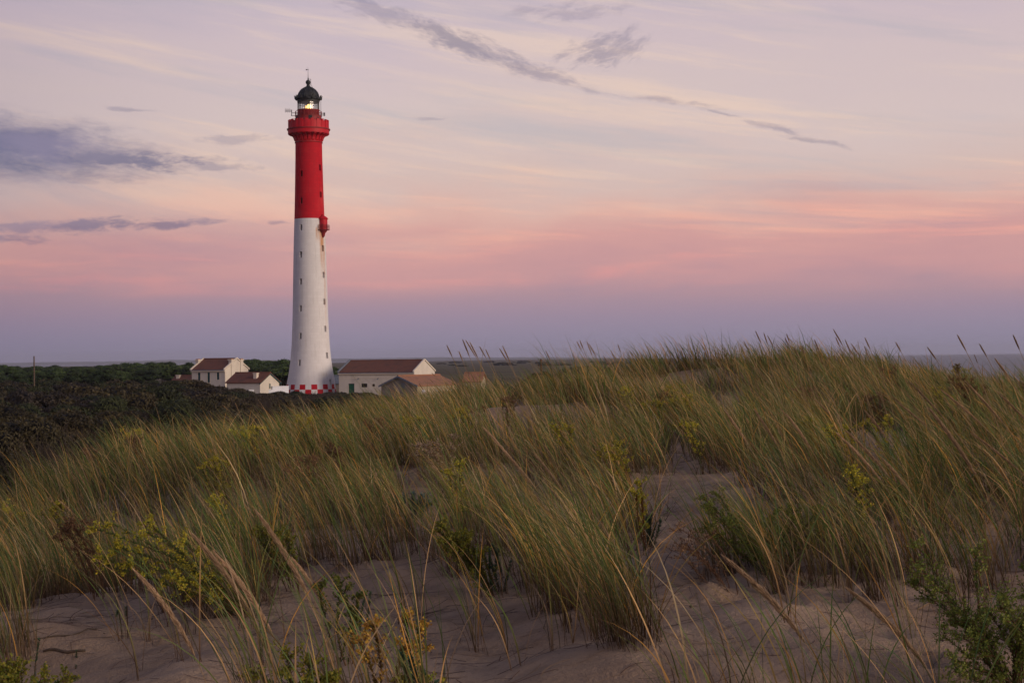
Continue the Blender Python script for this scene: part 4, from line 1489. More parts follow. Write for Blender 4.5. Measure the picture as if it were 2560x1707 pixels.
T_ = []
gr = np.random.default_rng(21)
N = 60000
cx = gr.uniform(-9, 16, N)
cy = gr.uniform(8.5, 57, N)
sd_ = poly_dist(cx, cy, POLY)
ok = sd_ < 3.0
bare = np.zeros(N, bool)
for P_ in BAREW:
    bare |= poly_dist(cx, cy, P_) < 0.05
ok &= ~bare
pxs, pys = project(cx, cy, dune_z(cx, cy))
ok &= (pxs > -420) & (pxs < 2980)
cl = vnoise(cx, cy, 0.75, 31) + 0.5 * vnoise(cx, cy, 1.7, 32)
keep = gr.random(N) < np.clip(0.60 + cl * 2.2, 0.04, 1) * np.interp(cy, [8, 17, 30, 60], [.62, .50, .36, .32])
ok &= keep
tx, ty = cx[ok], cy[ok]
# thin out to a minimum spacing
order = gr.permutation(len(tx))
cell, sel = {}, []
for i in order:
    q = 0.17 if ty[i] < 16 else 0.21 if ty[i] < 28 else .27
    key = (int(tx[i] / q), int(ty[i] / q))
    if key in cell: continue
    cell[key] = 1
    sel.append(i)
tx, ty = tx[sel], ty[sel]
print('tufts', len(tx))
VV, FF, CC = [], [], []
nv = 0


def push(r):
    global nv
    VV.append(r[0]); FF.append(r[1] + nv); CC.append(r[2])
    nv += len(r[0])


BANDS = [(0, 15, 26, .0072, 9), (15, 21, 26, .0082, 7), (21, 30, 26, .0105, 5), (30, 42, 22, .014, 4), (42, 60, 20, .018, 4)]
for bi, (y0, y1, nb, wid, S) in enumerate(BANDS):
    s_ = (ty >= y0) & (ty < y1)
    k = int(s_.sum())
    if not k: continue
    hh = 0.90 + .34 * vnoise(tx[s_], ty[s_], .35, 41) + gr.normal(size=k) * .10
    for mx_, my_ in ((-.6, 27.5), (1.35, 28)):
        hh += .32 * np.exp(-((tx[s_] - mx_) ** 2 + (ty[s_] - my_) ** 2) / 2.4)
    hh *= np.interp(tx[s_] / ty[s_], [-.32, -.15, .0, .3], [.95, 1.0, 1.05, 1.08]) * (0.8 + .4 * gr.random(k))
    lean = 0.92 + .45 * vnoise(tx[s_], ty[s_], .5, 42) + np.interp(tx[s_] / ty[s_], [-.3, 0, .3], [-.05, 0, .12])
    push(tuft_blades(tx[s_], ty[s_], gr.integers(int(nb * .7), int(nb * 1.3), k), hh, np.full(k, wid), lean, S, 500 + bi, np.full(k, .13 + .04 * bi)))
# thin stray tufts rooted on the open sand and just below the frame
sx, sy_ = [], []
for (pa, pb, ya, yb, cnt_) in ((480, 1120, 6.3, 8.0, 26), (1650, 2420, 6.3, 8.0, 20), (-60, 60, 7.0, 10, 6), (1100, 1600, 8.6, 11.0, 12), (760, 1100, 8.5, 11.5, 8), (1850, 2500, 8.8, 11, 14), (300, 760, 9.0, 11.5, 14)):
    for i in range(cnt_):
        yy = gr.uniform(ya, yb)
        sx.append((gr.uniform(pa, pb) - 1280) / F * yy); sy_.append(yy)
sx, sy_ = np.array(sx), np.array(sy_)
k = len(sx)
push(tuft_blades(sx, sy_, gr.integers(3, 10, k), gr.uniform(.8, 1.25, k), np.full(k, .0068), gr.uniform(.55, 1.15, k), 10, 640, gr.uniform(.02, .08, k)))
# dead thatch lying round the tuft feet
s_ = ty < 24
k = int(s_.sum())
ii = np.repeat(np.where(s_)[0], 9)
m_ = len(ii)
aa, rr = gr.random(m_) * 2 * PI, .04 + .16 * gr.random(m_)
bx, by = tx[ii] + rr * np.cos(aa), ty[ii] + rr * np.sin(aa)
cc_ = np.array([.15, .095, .055]) * (0.5 + .9 * gr.random((m_, 1)))
push(blades(np.stack([bx, by, dune_z(bx, by) - .01], -1), .12 + .34 * gr.random(m_), .003 + .004 * gr.random(m_), .7 + .6 * gr.random(m_), 1.2 + .9 * gr.random(m_), gr.random(m_) * 2 * PI, cc_ * .8, cc_, 4, 77))
Vg, Fg, Cg = np.concatenate(VV), np.concatenate(FF), np.concatenate(CC)
print('grass quads', len(Fg))
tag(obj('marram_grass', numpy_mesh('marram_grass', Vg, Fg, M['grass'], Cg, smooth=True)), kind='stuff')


def clump(px, py, n, L, w, lean, radius, seed, label, azi=PI, S=10, spread=1.0):
    x, y, z = ground_at(px, py)
    r = tuft_blades(np.array([x]), np.array([y]), n, np.array([L]), np.array([w]), np.array([lean]), S, seed, np.array([radius]), azi, spread=spread)
    me_ = numpy_mesh('marram_clump', r[0] - np.array([x, y, z]), r[1], M['grass'], r[2], smooth=True)
    o = obj('marram_clump', me_, None, (x, y, z))
    tag(o, label, 'grass clump')
    return o


clump(1590, 1610, 150, 1.35, .006, .95, .16, 901, 'big leaning marram clump rooted in sand left of the footpath, bottom centre')
clump(1540, 1570, 90, 1.25, .006, .85, .15, 902, 'marram clump just behind and left of the big leaning one')
clump(1950, 1490, 60, 1.1, .006, .95, .06, 903, 'tight marram bundle with straw base in the sand right of the footpath')
clump(2190, 1490, 60, 1.1, .006, .95, .10, 904, 'loose marram clump with dark base, second right of the footpath')
clump(2420, 1520, 40, 1.1, .006, .95, .14, 905, 'sparse marram clump in front of the leafy green spurge at lower right edge')
clump(20, 1650, 150, .85, .006, .40, .20, 906, 'upright green marram clump at the lower left corner', spread=.8)
clump(700, 1430, 60, 1.0, .006, .80, .14, 907, 'marram clump between the yellow spurge and the bare sand, left of centre')
clump(560, 1530, 90, 1.1, .006, .80, .22, 908, 'leaning marram clump at the foot of the big yellow spurge')
clump(1340, 1465, 26, 1.1, .006, .85, .12, 909, 'thin marram clump on the bare sand in the middle of the foreground')
clump(190, 1480, 70, 1.0, .006, .70, .16, 910, 'brown based marram clump standing at the edge of the left sand hollow')
clump(1075, 1830, 16, .95, .007, .55, .05, 911, 'few tall marram blades crossing the sand, bottom edge left of centre')
clump(1780, 1850, 20, 1.0, .007, .9, .10, 912, 'few marram blades rising from the bottom edge right of the footpath')
clump(720, 1850, 26, 1.1, .007, .9, .12, 913, 'loose tall marram blades at the bottom edge beneath the big seed heads')
clump(880, 1420, 40, .95, .006, .8, .14, 914, 'marram clump with bare brown stems at the back of the central sand')
clump(1800, 1440, 80, 1.05, .006, .9, .18, 915, 'dense dark marram clump on the right bank of the footpath')
clump(2330, 1860, 10, 1.1, .007, .75, .05, 916, 'two or three long green marram blades at the bottom right')


for i, (px, py, n_, L_, lab) in enumerate((
        (330, 1480, 90, 1.0, 'marram clump at the back of the left sand hollow, right of the brown based one'), (450, 1500, 60, 1.0, 'marram clump just left of the large sprawling spurge'),
        (960, 1400, 90, 1.05, 'marram clump with brown stems behind the central sand'), (1150, 1420, 70, 1.05, 'marram clump left of the bushy yellow spurge in the centre'),
        (1400, 1530, 60, 1.2, 'marram clump left of the big leaning clump'), (1460, 1560, 60, 1.2, 'marram clump adjoining the big leaning clump on its left'),
        (800, 1400, 90, 1.0, 'marram clump with brown stems at the rear left of the central sand'), (2080, 1470, 60, 1.1, 'marram clump between the two bundles right of the footpath'),
        (2300, 1460, 80, 1.1, 'marram clump behind the lower right spurge, rightmost of the row'), (2470, 1480, 90, 1.1, 'marram clump at the right edge above the corner spurge'),
        (850, 1790, 16, 1.0, 'few wispy marram blades at the bottom edge by the upright spurge pair'), (1180, 1600, 10, 1.0, 'sparse marram blades alone on the central sand'),
        (1700, 1860, 14, .95, 'few short marram blades at the bottom edge left of the thick seed head'), (2150, 1860, 14, .95, 'few marram blades at the bottom edge beneath the bottom right seed head'))):
    clump(px, py, n_, L_, .006, .9, .17 if n_ > 20 else .06, 950 + i, lab)


# seed stalks (flowering marram)
def stalk_thing(x, y, z, tipx, tipz, head, r_head, seed, label, group=None, dy_=0.0, fine_=1, thick=1.0):
    """curved stem from base to tip (tipx, tipz: tip offset), ending in a bristly head"""
    r_ = np.random.default_rng(seed)
    e = empty('seed_stalk', (x, y, z))
    tag(e, label, 'grass stalk', group)
    n = 12
    s = np.linspace(0, 1, n)
    cx_ = tipx * s ** 1.3
    cz_ = tipz * (s + .06 * np.sin(s * PI))
    pts = [Vector((cx_[i], dy_ * s[i] ** 1.5, cz_[i])) for i in range(n)]
    Ltot = sum((pts[i + 1] - pts[i]).length for i in range(n - 1))
    hs = 1 - head / Ltot
    rad = .0022 * (thick if fine_ else 2.2)
    MB().tube(pts, [rad * (1 - .5 * q) for q in s], 5 if fine_ else 3, False).build('stem', M['stalk'], e, True)
    m = (1500 if fine_ else 110)
    u = r_.random(m)
    sp = hs + (1 - hs) * u
    px_ = np.interp(sp, s, cx_); pz_ = np.interp(sp, s, cz_); py_ = dy_ * sp ** 1.5
    px2 = np.interp(np.minimum(sp + .02, 1), s, cx_) - np.interp(sp - .02, s, cx_)
    pz2 = np.interp(np.minimum(sp + .02, 1), s, cz_) - np.interp(sp - .02, s, cz_)
    tdir = smoothn(np.stack([px2, np.full(m, dy_ * .03), pz2], -1))
    a = r_.random(m) * 2 * PI
    side1 = smoothn(np.cross(tdir, np.array([0, 1.0, 0.05])))
    side2 = np.cross(tdir, side1)
    rd_ = side1 * np.cos(a)[:, None] + side2 * np.sin(a)[:, None]
    env = np.clip(np.sin(np.clip(u, .03, .985) * PI) ** .55, .15, 1)
    P0 = np.stack([px_, py_, pz_], -1)
    gl = head * .085 * (0.7 + .6 * r_.random(m))
    P1 = P0 + tdir * gl[:, None] + rd_ * (r_head * env * (0.35 + .9 * r_.random(m) ** 1.3))[:, None]
    ww = (.0013 * thick if fine_ else .006)
    wv = smoothn(np.cross(P1 - P0, r_.normal(size=(m, 3)))) * ww
    mid = (P0 * .45 + P1 * .55) + rd_ * (r_head * .25)
    Vq = np.stack([P0, mid - wv, P1, mid + wv], 1).reshape(-1, 3)
    cc = (np.array([.50, .35, .21]) if fine_ else np.array([.36, .24, .13])) * (0.7 + .6 * r_.random((m, 1)))
    me_ = numpy_mesh('seed_head', Vq, np.arange(m * 4).reshape(-1, 4), M['fuzz'], np.repeat(cc, 4, 0))
    obj('seed_head', me_, e)
    return e


def stalk_px(tip, head_px, Y_, basepx, seed, label, group=None, r_head=.009, dyy=0.0, thick=False):
    """tip: photo pixel of the head's tip; head_px length in px; basepx: pixel column of its base"""
    p = at(tip[0], tip[1], Y_)
    bx = (basepx - 1280) / F * Y_
    by = Y_ - dyy
    z = float(dune_z(bx, by)) - .03
    stalk_thing(bx, by, z, p.x - bx, p.z - z, head_px / F * Y_, r_head, seed, label, group, dyy, 1, 1.9 if thick else 1.0)


NEAR = [
    ((650, 1290), 270, 8.6, 850, 'longest pale seed head of the left foreground, tip above the clustered spurge'),
    ((345, 1435), 260, 8.4, 520, 'seed head leaning over the left sand hollow, leftmost in the foreground'),
    ((490, 1345), 240, 8.8, 690, 'broad brown seed head left of the longest one, first of two side by side'),
    ((545, 1390), 250, 9.0, 720, 'broad brown seed head left of the longest one, second of two side by side'),
    ((735, 1400), 130, 9.4, 860, 'short seed head right of the longest pale one at lower left'),
    ((1820, 1400), 290, 7.8, 2080, 'thick brown seed head over the footpath at lower right of centre'),
    ((2130, 1480), 270, 7.6, 2360, 'thick brown seed head at the bottom right, tip over bare sand'),
    ((1215, 1075), 150, 13.0, 1400, 'pale seed head in the middle of the grass left of centre gap, upper of two'),
    ((1262, 1130), 140, 12.5, 1420, 'pale seed head in the middle of the grass, lower of two'),
    ((1340, 1140), 120, 12.5, 1480, 'seed head right of the pair in the central grass'),
    ((1100, 1245), 60, 13.5, 1150, 'small seed head above the sand between the central clumps'),
    ((1815, 1030), 110, 14.0, 1950, 'pale seed head in the right grass, leftmost of the row above the path bank'),
    ((1890, 1030), 110, 13.5, 2020, 'pale seed head in the right grass, second of the row above the path bank'),
    ((1970, 1040), 110, 14.0, 2100, 'broad seed head in the right grass, third of the row above the path bank'),
    ((2165, 1030), 100, 14.0, 2300, 'slender seed head above the dark bush on the right'),
    ((2100, 1090), 160, 12.0, 2300, 'long seed head of the right foreground, left one of a close pair'),
    ((2125, 1085), 160, 12.2, 2320, 'long seed head of the right foreground, right one of a close pair'),
    ((2330, 1030), 210, 11.0, 2540, 'longest arching seed head of the right side'),
    ((2210, 1150), 120, 11.5, 2360, 'seed head below the close pair on the right'),
]
for i, (tip, hp, Y_, bpx, lab) in enumerate(NEAR):
    stalk_px(tip, hp, Y_, bpx, 2000 + i, lab, None, .016 if hp > 200 else .012)
SKY = [((1118, 865), 34, 20), ((1158, 852), 50, 19), ((1166, 853), 52, 19.3), ((1176, 858), 50, 19.5), ((1148, 880), 30, 21), ((1200, 868), 34, 22), ((1215, 875), 30, 23),
       ((1258, 868), 52, 20), ((1250, 873), 40, 21), ((1365, 878), 30, 26), ((1432, 884), 22, 27), ((1443, 855), 26, 24), ((1450, 852), 28, 24.3), ((1468, 856), 40, 24),
       ((1474, 862), 38, 25), ((1528, 878), 26, 26), ((1545, 862), 24, 26), ((1510, 892), 40, 25),
       ((1890, 830), 40, 22), ((1910, 834), 34, 22.4), ((1920, 841), 34, 23), ((1963, 845), 26, 23), ((1967, 836), 28, 23), ((1860, 855), 30, 24), ((1985, 868), 30, 22),
       ((2037, 851), 32, 21), ((2085, 826), 50, 20), ((2090, 845), 30, 21), ((2114, 852), 44, 21), ((2130, 862), 40, 21), ((2163, 846), 36, 20), ((2162, 868), 34, 20.5),
       ((2240, 857), 30, 19), ((2395, 840), 50, 15), ((2534, 840), 44, 15), ((2490, 900), 70, 13), ((2450, 862), 40, 17), ((2004, 866), 24, 22), ((2320, 870), 40, 17),
       ((2280, 960), 120, 13), ((2420, 960), 140, 12), ((2360, 980), 130, 12.5), ((2500, 985), 120, 12), ((2440, 1090), 150, 11), ((2250, 1010), 90, 14), ((2040, 1000), 60, 17)]
for i, (tip, hp, Y_) in enumerate(SKY):
    drift = {0: 60, 1: 45, 2: 80}[i % 3] + hp * .7
    stalk_px(tip, hp, Y_, tip[0] + drift * 22 / Y_, 3000 + i, 'thin brown seed stalk rising out of the grass on the dune crest', 'seed stalks along the dune crest', .0075, 0.0, True)
k = 0
while k < 75:
    j = rs.randrange(len(tx))
    if ty[j] < 14: continue
    k += 1
    ln = rs.uniform(.85, 1.15)
    stalk_thing(float(tx[j]), float(ty[j]), float(dune_z(tx[j], ty[j])) - .02, -rs.uniform(.15, .75) * ln, ln * rs.uniform(.72, .95), rs.uniform(.12, .22), .009, 4000 + k,
                'slim seed stalk standing among the marram blades on the dune', 'seed stalks scattered in the grass', 0.0, 0)


# ------------------------------------------------------------------ sea spurge and other dune plants
def leaf_quads(C_, D_, N_, ln, wd):
    """diamond leaves at C_, pointing along D_"""
    side = smoothn(np.cross(D_, N_))
    a = C_ + D_ * (ln * .5)[:, None]
    return np.stack([C_, a - side * (wd * .5)[:, None] + N_ * (ln * .06)[:, None], C_ + D_ * ln[:, None], a + side * (wd * .5)[:, None] + N_ * (ln * .06)[:, None]], 1).reshape(-1, 3)


def spurge(px, py, stems, label, seed, name='sea_spurge', cat='spurge plant', green=((.05, .085, .025), (.13, .17, .035)), head=((.30, .25, .03), (.16, .20, .03)), heads=True, dry=0.0,
           leaf=.022, stemmat='redstem', umbel=.07, dens=1.0, side=0.5):
    """stems: list of (dx, dz, dyy) tip offsets in metres"""
    r_ = np.random.default_rng(seed)
    x, y, z = ground_at(px, py)
    e = empty(name, (x, y, z))
    tag(e, label, cat)
    st = MB()
    V1, C1, V2, C2 = [], [], [], []
    for (dx_, dz_, dy_) in stems:
        n = 8
        s = np.linspace(0, 1, n)
        b0 = np.array([r_.normal() * .03, r_.normal() * .03, -.03])
        wob = r_.normal(size=3) * .045 * min(1.0, math.hypot(dx_, dz_))
        P_ = np.stack([b0[0] + dx_ * s ** 1.4 + wob[0] * np.sin(s * PI), b0[1] + dy_ * s + wob[1] * np.sin(s * PI), b0[2] + dz_ * s ** r_.uniform(.75, 1.25)], -1)
        st.tube([tuple(p) for p in P_], [.004 - .002 * q for q in s], 5, False)
        Ls = math.sqrt(dx_ ** 2 + dz_ ** 2 + dy_ ** 2)
        m = int(Ls * 420 * dens)
        u = .12 + .88 * r_.random(m) ** .75
        C_ = np.stack([np.interp(u, s, P_[:, i]) for i in range(3)], -1)
        ax_ = smoothn(np.array([dx_, dy_, dz_]))
        a = r_.random(m) * 2 * PI
        q1 = smoothn(np.cross(ax_, np.array([.3, 1, .1]))); q2 = np.cross(ax_, q1)
        out_ = np.cos(a)[:, None] * q1 + np.sin(a)[:, None] * q2
        D_ = smoothn(out_ + ax_ * .9)
        ln = leaf * (0.7 + .6 * r_.random(m))
        V1.append(leaf_quads(C_, D_, smoothn(ax_ - out_ * .3), ln, ln * .38))
        mm = r_.random((m, 1))
        C1.append(np.repeat(np.array(green[0]) * (1 - mm) + np.array(green[1]) * mm, 4, 0))
        if heads:
            nb_ = 6 + int(Ls * 22 * side)
            for j in range(nb_):
                a = r_.random() * 2 * PI
                if j < 6:
                    br = P_[-1] - ax_ * umbel * .4 * r_.random()
                else:
                    us = .35 + .6 * r_.random()
                    br = np.array([np.interp(us, s, P_[:, i]) for i in range(3)])
                tipp = br + (ax_ * .75 + (math.cos(a) * q1 + math.sin(a) * q2) * .85) * umbel * r_.uniform(.5, 1.2)
                st.tube([tuple(br), tuple(tipp)], [.0018, .001], 4, False)
                m = int(20 * dens) + 4
                u = r_.random(m)
                C_ = br + (tipp - br) * (.35 + .65 * u)[:, None] + r_.normal(size=(m, 3)) * .007
                D_ = smoothn(r_.normal(size=(m, 3)) + np.array([0, 0, .6]))
                ln = leaf * .62 * (0.7 + .6 * r_.random(m))
                V2.append(leaf_quads(C_, D_, smoothn(r_.normal(size=(m, 3))), ln, ln * .95))
                mm = r_.random((m, 1))
                C2.append(np.repeat(np.array(head[0]) * (1 - mm) + np.array(head[1]) * mm, 4, 0))
    tag(st.build('stem', M[stemmat], e), kind='stuff')
    V1, C1 = np.concatenate(V1), np.concatenate(C1)
    tag(obj('foliage', numpy_mesh('spurge_foliage', V1, np.arange(len(V1)).reshape(-1, 4), M['leaf'], C1), e), kind='stuff')
    if V2:
        V2, C2 = np.concatenate(V2), np.concatenate(C2)
        tag(obj('flower_head', numpy_mesh('spurge_flowers', V2, np.arange(len(V2)).reshape(-1, 4), M['leaf'], C2), e), kind='stuff')
    return e


def fan(n, dx, dz, sx, sz, seed, dy=-.1, sy=.12):
    r_ = random.Random(seed)
    return [(dx + r_.uniform(-sx, sx), dz + r_.uniform(-sz, sz), dy + r_.uniform(-sy, sy)) for i in range(n)]


YEL = ((.62, .48, .04), (.28, .32, .04))
ORA = ((.42, .20, .05), (.60, .42, .06))
BLU = ((.045, .095, .050), (.10, .17, .085))
spurge(620, 1540, fan(13, -.66, .56, .36, .20, 1, -.3, .3), 'large sprawling spurge with yellow tops leaning left through the grass', 11, head=YEL, umbel=.075)
spurge(600, 1440, fan(4, -.2, .62, .05, .06, 2), 'small yellow topped spurge behind the large sprawling one', 12, head=YEL, green=((.06, .08, .02), (.14, .16, .03)))
spurge(735, 1480, fan(7, -.10, .42, .14, .07, 3), 'yellow-green spurge right of the longest pale seed head', 13)
spurge(860, 1660, [(-.02, .52, -.05), (-.12, .50, -.1), (.06, .42, 0), (-.05, .45, .05), (.1, .3, 0)], 'upright spurge pair with leafy crowns left of the central sand', 14, head=((.20, .20, .03), (.10, .15, .03)), umbel=.06)
spurge(900, 1640, fan(3, .04, .38, .03, .05, 5), 'bluish green upright spurge shoots without flowers, left of the central sand', 15, heads=False, green=BLU, leaf=.016, dens=1.8)
spurge(955, 1790, [(-.02, .42, 0), (.05, .33, 0), (-.09, .36, 0)], 'spurge with bright yellow-orange heads at the bottom edge', 16, head=ORA, green=((.12, .08, .02), (.22, .14, .03)))
spurge(1030, 1770, [(-.06, .45, 0), (-.02, .40, 0), (.03, .3, 0)], 'brownish yellow spurge spike next to tall blades at the bottom edge', 17, head=ORA)
spurge(1050, 1800, fan(6, 0, .27, .1, .10, 8), 'group of bluish leafy spurge shoots at the bottom edge, left of centre', 18, heads=False, green=BLU, dens=2.0)
spurge(760, 1800, fan(7, -.02, .28, .2, .05, 9), 'low yellow-green spurge at the bottom edge below the seed heads', 19)
spurge(1060, 1790, fan(6, 0, .18, .1, .03, 10), 'low bright green spurge cushion at the bottom edge', 20, green=((.07, .12, .02), (.16, .22, .03)))
spurge(1230, 1490, fan(12, -.22, .45, .16, .10, 11), 'bushy spurge with small yellow leaves in front of the central grass', 21, green=((.06, .09, .02), (.16, .17, .03)))
spurge(1250, 1480, fan(7, -.02, .33, .1, .08, 12), 'dark bluish spurge shoots at the foot of the bushy yellow one', 22, heads=False, green=BLU, dens=1.6)
spurge(1610, 1390, [(-.04, .62, 0), (-.09, .55, -.05), (-.01, .50, 0)], 'red stemmed spurge with yellow top beside the footpath', 23, head=YEL, green=((.14, .06, .02), (.25, .12, .03)))
spurge(1620, 1370, fan(6, .02, .3, .06, .05, 13), 'bluish spurge shoots below the red stemmed one beside the footpath', 24, heads=False, green=BLU, dens=1.5)
spurge(1930, 1440, fan(18, -.10, .46, .45, .18, 14, 0, .3), 'broad bushy green spurge under the marram right of the footpath', 25, green=((.06, .09, .022), (.16, .19, .04)), head=((.28, .30, .05), (.13, .18, .035)), dens=.9, leaf=.019, side=1.2)
spurge(2150, 1380, fan(5, -.1, .60, .1, .06, 15), 'yellow spurge behind the broad bushy one on the right', 26, head=YEL)
spurge(2540, 1740, fan(26, -.06, .46, .40, .30, 16, 0, .35), 'large bright green leafy spurge filling the lower right corner', 27, green=((.06, .10, .022), (.15, .20, .04)), head=((.26, .28, .05), (.12, .18, .035)), leaf=.019, side=1.4, umbel=.09, dens=.8)
spurge(60, 1800, fan(12, .0, .22, .18, .07, 17), 'low green spurge cushion at the lower left corner', 28, green=((.06, .11, .02), (.18, .24, .03)))
spurge(90, 1770, [(.03, .36, 0)], 'dark slender spurge shoot in the left sand hollow', 29, heads=False, green=BLU, dens=1.0, leaf=.015)
spurge(172, 1662, [(0, .09, 0)], 'tiny upright seedling on sand beside the fallen stick', 30, heads=False, green=BLU, dens=2, leaf=.014)
spurge(190, 1672, [(.01, .05, 0)], 'tiniest seedling on sand just right of the other seedling', 31, heads=False, green=BLU, dens=2, leaf=.014)
spurge(305, 1545, [(.0, .10, 0), (.01, .07, 0)], 'small round leaved seedling at the edge of the left sand hollow', 32, heads=False, green=BLU, dens=2, leaf=.02)
spurge(2240, 1120, fan(5, -.02, .30, .1, .05, 19), 'bluish spurge shoots on the small bare patch in the right grass', 33, heads=False, green=BLU)
spurge(2230, 1180, fan(6, -.2, .62, .2, .06, 20), 'yellow flowering spurge above the bare patch in the right grass', 34, head=YEL)
DRY = ((.14, .07, .035), (.26, .15, .08))
spurge(1840, 1500, fan(6, -.26, .46, .12, .12, 21), 'dry brown branching plant leaning over the right edge of the footpath', 35, 'dry_plant', 'dry plant', green=DRY, head=((.26, .17, .10), (.16, .09, .05)), dens=.3, umbel=.09)
spurge(1275, 1100, fan(7, -.06, .62, .06, .08, 22), 'dried rust brown dock-like plant in the mid grass below the distant post', 36, 'dry_plant', 'dry plant', green=DRY, head=DRY, dens=.8)
spurge(1130, 1250, fan(10, -.18, .62, .22, .10, 23), 'pale dry branching sea holly head among the central grass', 37, 'dry_plant', 'dry plant', green=((.35, .28, .18), (.22, .15, .09)), head=((.40, .32, .22), (.16, .09, .05)), dens=.35, umbel=.10, leaf=.03, stemmat='stalk')
spurge(1040, 1290, fan(9, 0, .22, .16, .05, 24), 'blue-grey spiky sea holly leaves low in the central grass', 38, 'sea_holly', 'sea holly', green=((.10, .16, .14), (.18, .26, .22)), heads=False, leaf=.05, stemmat='stalk')
spurge(2440, 1080, fan(12, -.1, .72, .3, .08, 25), 'tall brown dry plant in the dark hollow of the right grass', 39, 'dry_plant', 'dry plant', green=DRY, head=((.3, .18, .06), (.16, .09, .05)), dens=.7)
spurge(130, 1450, fan(8, -.05, .52, .14, .10, 26), 'brown dried plant with tiny heads at the left edge of the grass', 40, 'dry_plant', 'dry plant', green=DRY, head=DRY, dens=.5)
p = at(2392, 895, 20)
spurge(2405, 1010, fan(4, -.05, .75, .06, .06, 27), 'dark brown seedy plant poking above the crest in front of the sea', 41, 'dry_plant', 'dry plant', green=((.09, .05, .02), (.2, .12, .04)), head=((.06, .03, .02), (.25, .18, .04)), dens=.5)
# scattered smaller ones through the middle grass
mid_i = [j for j in range(len(tx)) if 13 < ty[j] < 34]
for k in range(46):
    j = rs.choice(mid_i)
    qx, qy = project(tx[j], ty[j], float(dune_z(tx[j], ty[j])))
    yellow = rs.random() < .6
    x, y = float(tx[j]), float(ty[j])
    reg = ('nearer ' if y < 20 else 'farther ') + ('marram below the thicket at left' if qx < 640 else 'marram below the houses' if qx < 1150 else 'marram in the centre' if qx < 1640 else 'marram right of the footpath' if qx < 2100 else 'marram below the sea at right')
    e = spurge(float(qx), float(qy), fan(rs.randint(4, 8), -.15, .60, .14, .08, 100 + k), ('yellow-green spurge tops' if yellow else 'dried brown flower tops') + ' showing through the ' + reg, 100 + k,
               'sea_spurge' if yellow else 'dry_plant', 'spurge plant' if yellow else 'dry plant', head=YEL if yellow else DRY, green=((.07, .09, .02), (.15, .17, .03)) if yellow else DRY, dens=.6, leaf=.022, umbel=.085)
    e['group'] = ('spurges scattered in the ' if yellow else 'dry plants scattered in the ') + reg

# litter on the sand: straws, twigs
lr = np.random.default_rng(77)
LX, LYs = [], []
while len(LX) < 5200:
    x, y = lr.uniform(-4.5, 6), lr.uniform(7.2, 24)
    LX.append(x); LYs.append(y)
LX, LYs = np.array(LX), np.array(LYs)
n = len(LX)
ln = .10 + .42 * lr.random(n) ** 2
a = lr.normal(size=n) * .7 + PI * (lr.random(n) < .5) + .5
S = 4
s = np.linspace(-.5, .5, S + 1)
bend = lr.normal(size=n) * .12
X_ = LX[:, None] + (s[None] * np.cos(a)[:, None] - (s ** 2)[None] * bend[:, None] * np.sin(a)[:, None] * 3) * ln[:, None]
Y_2 = LYs[:, None] + (s[None] * np.sin(a)[:, None] + (s ** 2)[None] * bend[:, None] * np.cos(a)[:, None] * 3) * ln[:, None]
Z_ = dune_z(X_, Y_2) + .004 + (s[None] + .5) * (lr.random(n)[:, None] ** 3) * .05
wv = .0012 + .0016 * lr.random(n)
ox, oy = -np.sin(a) * wv, np.cos(a) * wv
Vl = np.stack([np.stack([X_ - ox[:, None], Y_2 - oy[:, None], Z_], -1), np.stack([X_ + ox[:, None], Y_2 + oy[:, None], Z_ + .002], -1)], 2).reshape(-1, 3)
b0 = (np.arange(n) * (S + 1) * 2)[:, None]
kk = np.arange(S)[None] * 2
Fl = np.stack([b0 + kk, b0 + kk + 1, b0 + kk + 3, b0 + kk + 2], -1).reshape(-1, 4)
cc = np.array([[.12, .07, .045], [.24, .16, .09], [.07, .045, .035]])[lr.integers(0, 3, n)]
tag(obj('straw_litter', numpy_mesh('straw_litter', Vl, Fl, M['grass'], np.repeat(cc, (S + 1) * 2, 0))), kind='stuff')


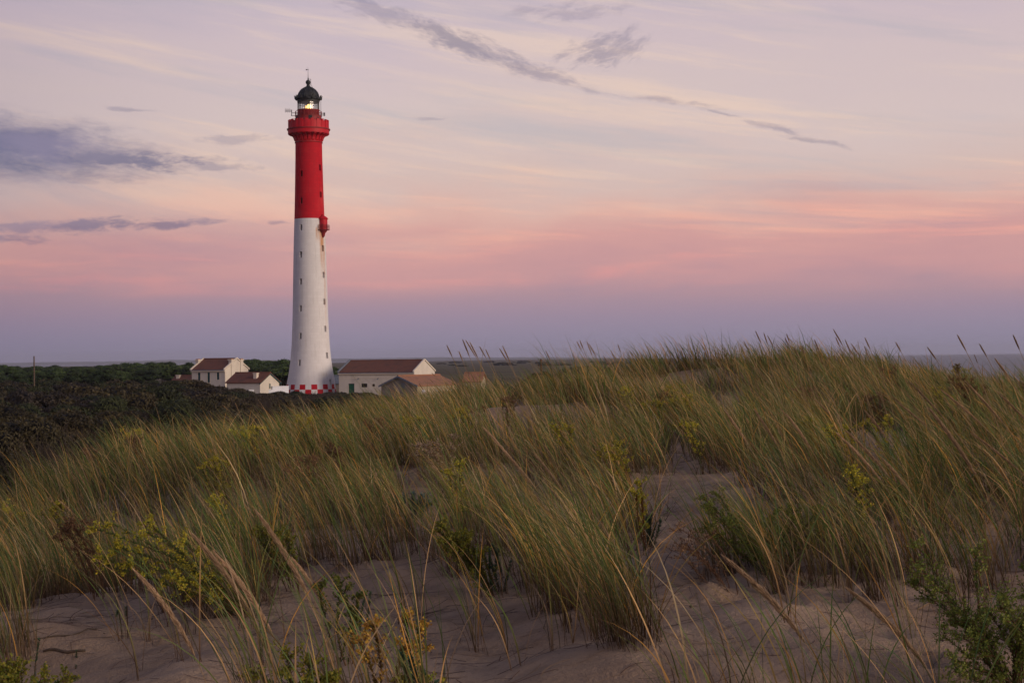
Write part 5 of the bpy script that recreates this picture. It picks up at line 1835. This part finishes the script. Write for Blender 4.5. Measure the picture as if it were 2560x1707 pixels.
def ground_stick(px0, py0, px1, py1, r, mat, label, name='stick', cat='stick'):
    a_, b_ = ground_at(px0, py0), ground_at(px1, py1)
    pts = []
    for i in range(9):
        q = i / 8
        x, y = a_[0] + (b_[0] - a_[0]) * q, a_[1] + (b_[1] - a_[1]) * q + .02 * math.sin(q * 7)
        pts.append(Vector((x - a_[0], y - a_[1], float(dune_z(x, y)) - a_[2] + r * .8)))
    rr = [r * (.35 + .65 * math.sin(min(1, .15 + i / 8) * PI * .8)) for i in range(9)]
    o = MB().tube(pts, rr, 7).build(name, M[mat], None, True, a_)
    tag(o, label, cat)


ground_stick(108, 1636, 212, 1634, .011, 'wood', 'thick brown fallen stick lying on the sand at lower left')
ground_stick(85, 1605, 240, 1575, .006, 'wood', 'thin fallen stem lying on sand just above the thick stick')
ground_stick(2170, 1600, 1955, 1680, .004, 'stalk', 'fallen straw stalk lying across the sand at lower right')
ground_stick(2200, 1560, 2420, 1470, .004, 'stalk', 'fallen straw stalk on the sand beside the lower right spurge')
ground_stick(900, 1500, 1000, 1490, .003, 'wood', 'thin dark twig lying on the central sand')
for i, (px, py, s) in enumerate(((2348, 1607, .022), (1728, 1518, .014), (1560, 1462, .012), (378, 1548, .015), (260, 1586, .008), (2245, 1518, .012), (1580, 1520, .02), (2395, 1660, .012))):
    x, y, z = ground_at(px, py)
    bm = bmesh.new()
    bmesh.ops.create_icosphere(bm, subdivisions=2, radius=s)
    r_ = random.Random(i)
    for v in bm.verts:
        v.co *= r_.uniform(.75, 1.2)
        v.co.z *= .55
    me_ = bpy.data.meshes.new('debris'); bm.to_mesh(me_); bm.free()
    me_.materials.append(M['wood'] if i else M['dark'])
    o = obj('debris', me_, None, (x, y, z + s * .2))
    o['label'] = ['black lump lying on the sand left of the big corner spurge', 'small dark lump on the trodden path', 'dark crumb beside the trodden path, behind the big clump', 'dark curl of debris on the left hollow',
                  'tiny dark crumb on the left hollow', 'dark twig crumb in front of the second right clump', 'dark scrap by the base of the big leaning clump', 'small brown lump under the corner spurge'][i]
    o['category'] = 'debris'
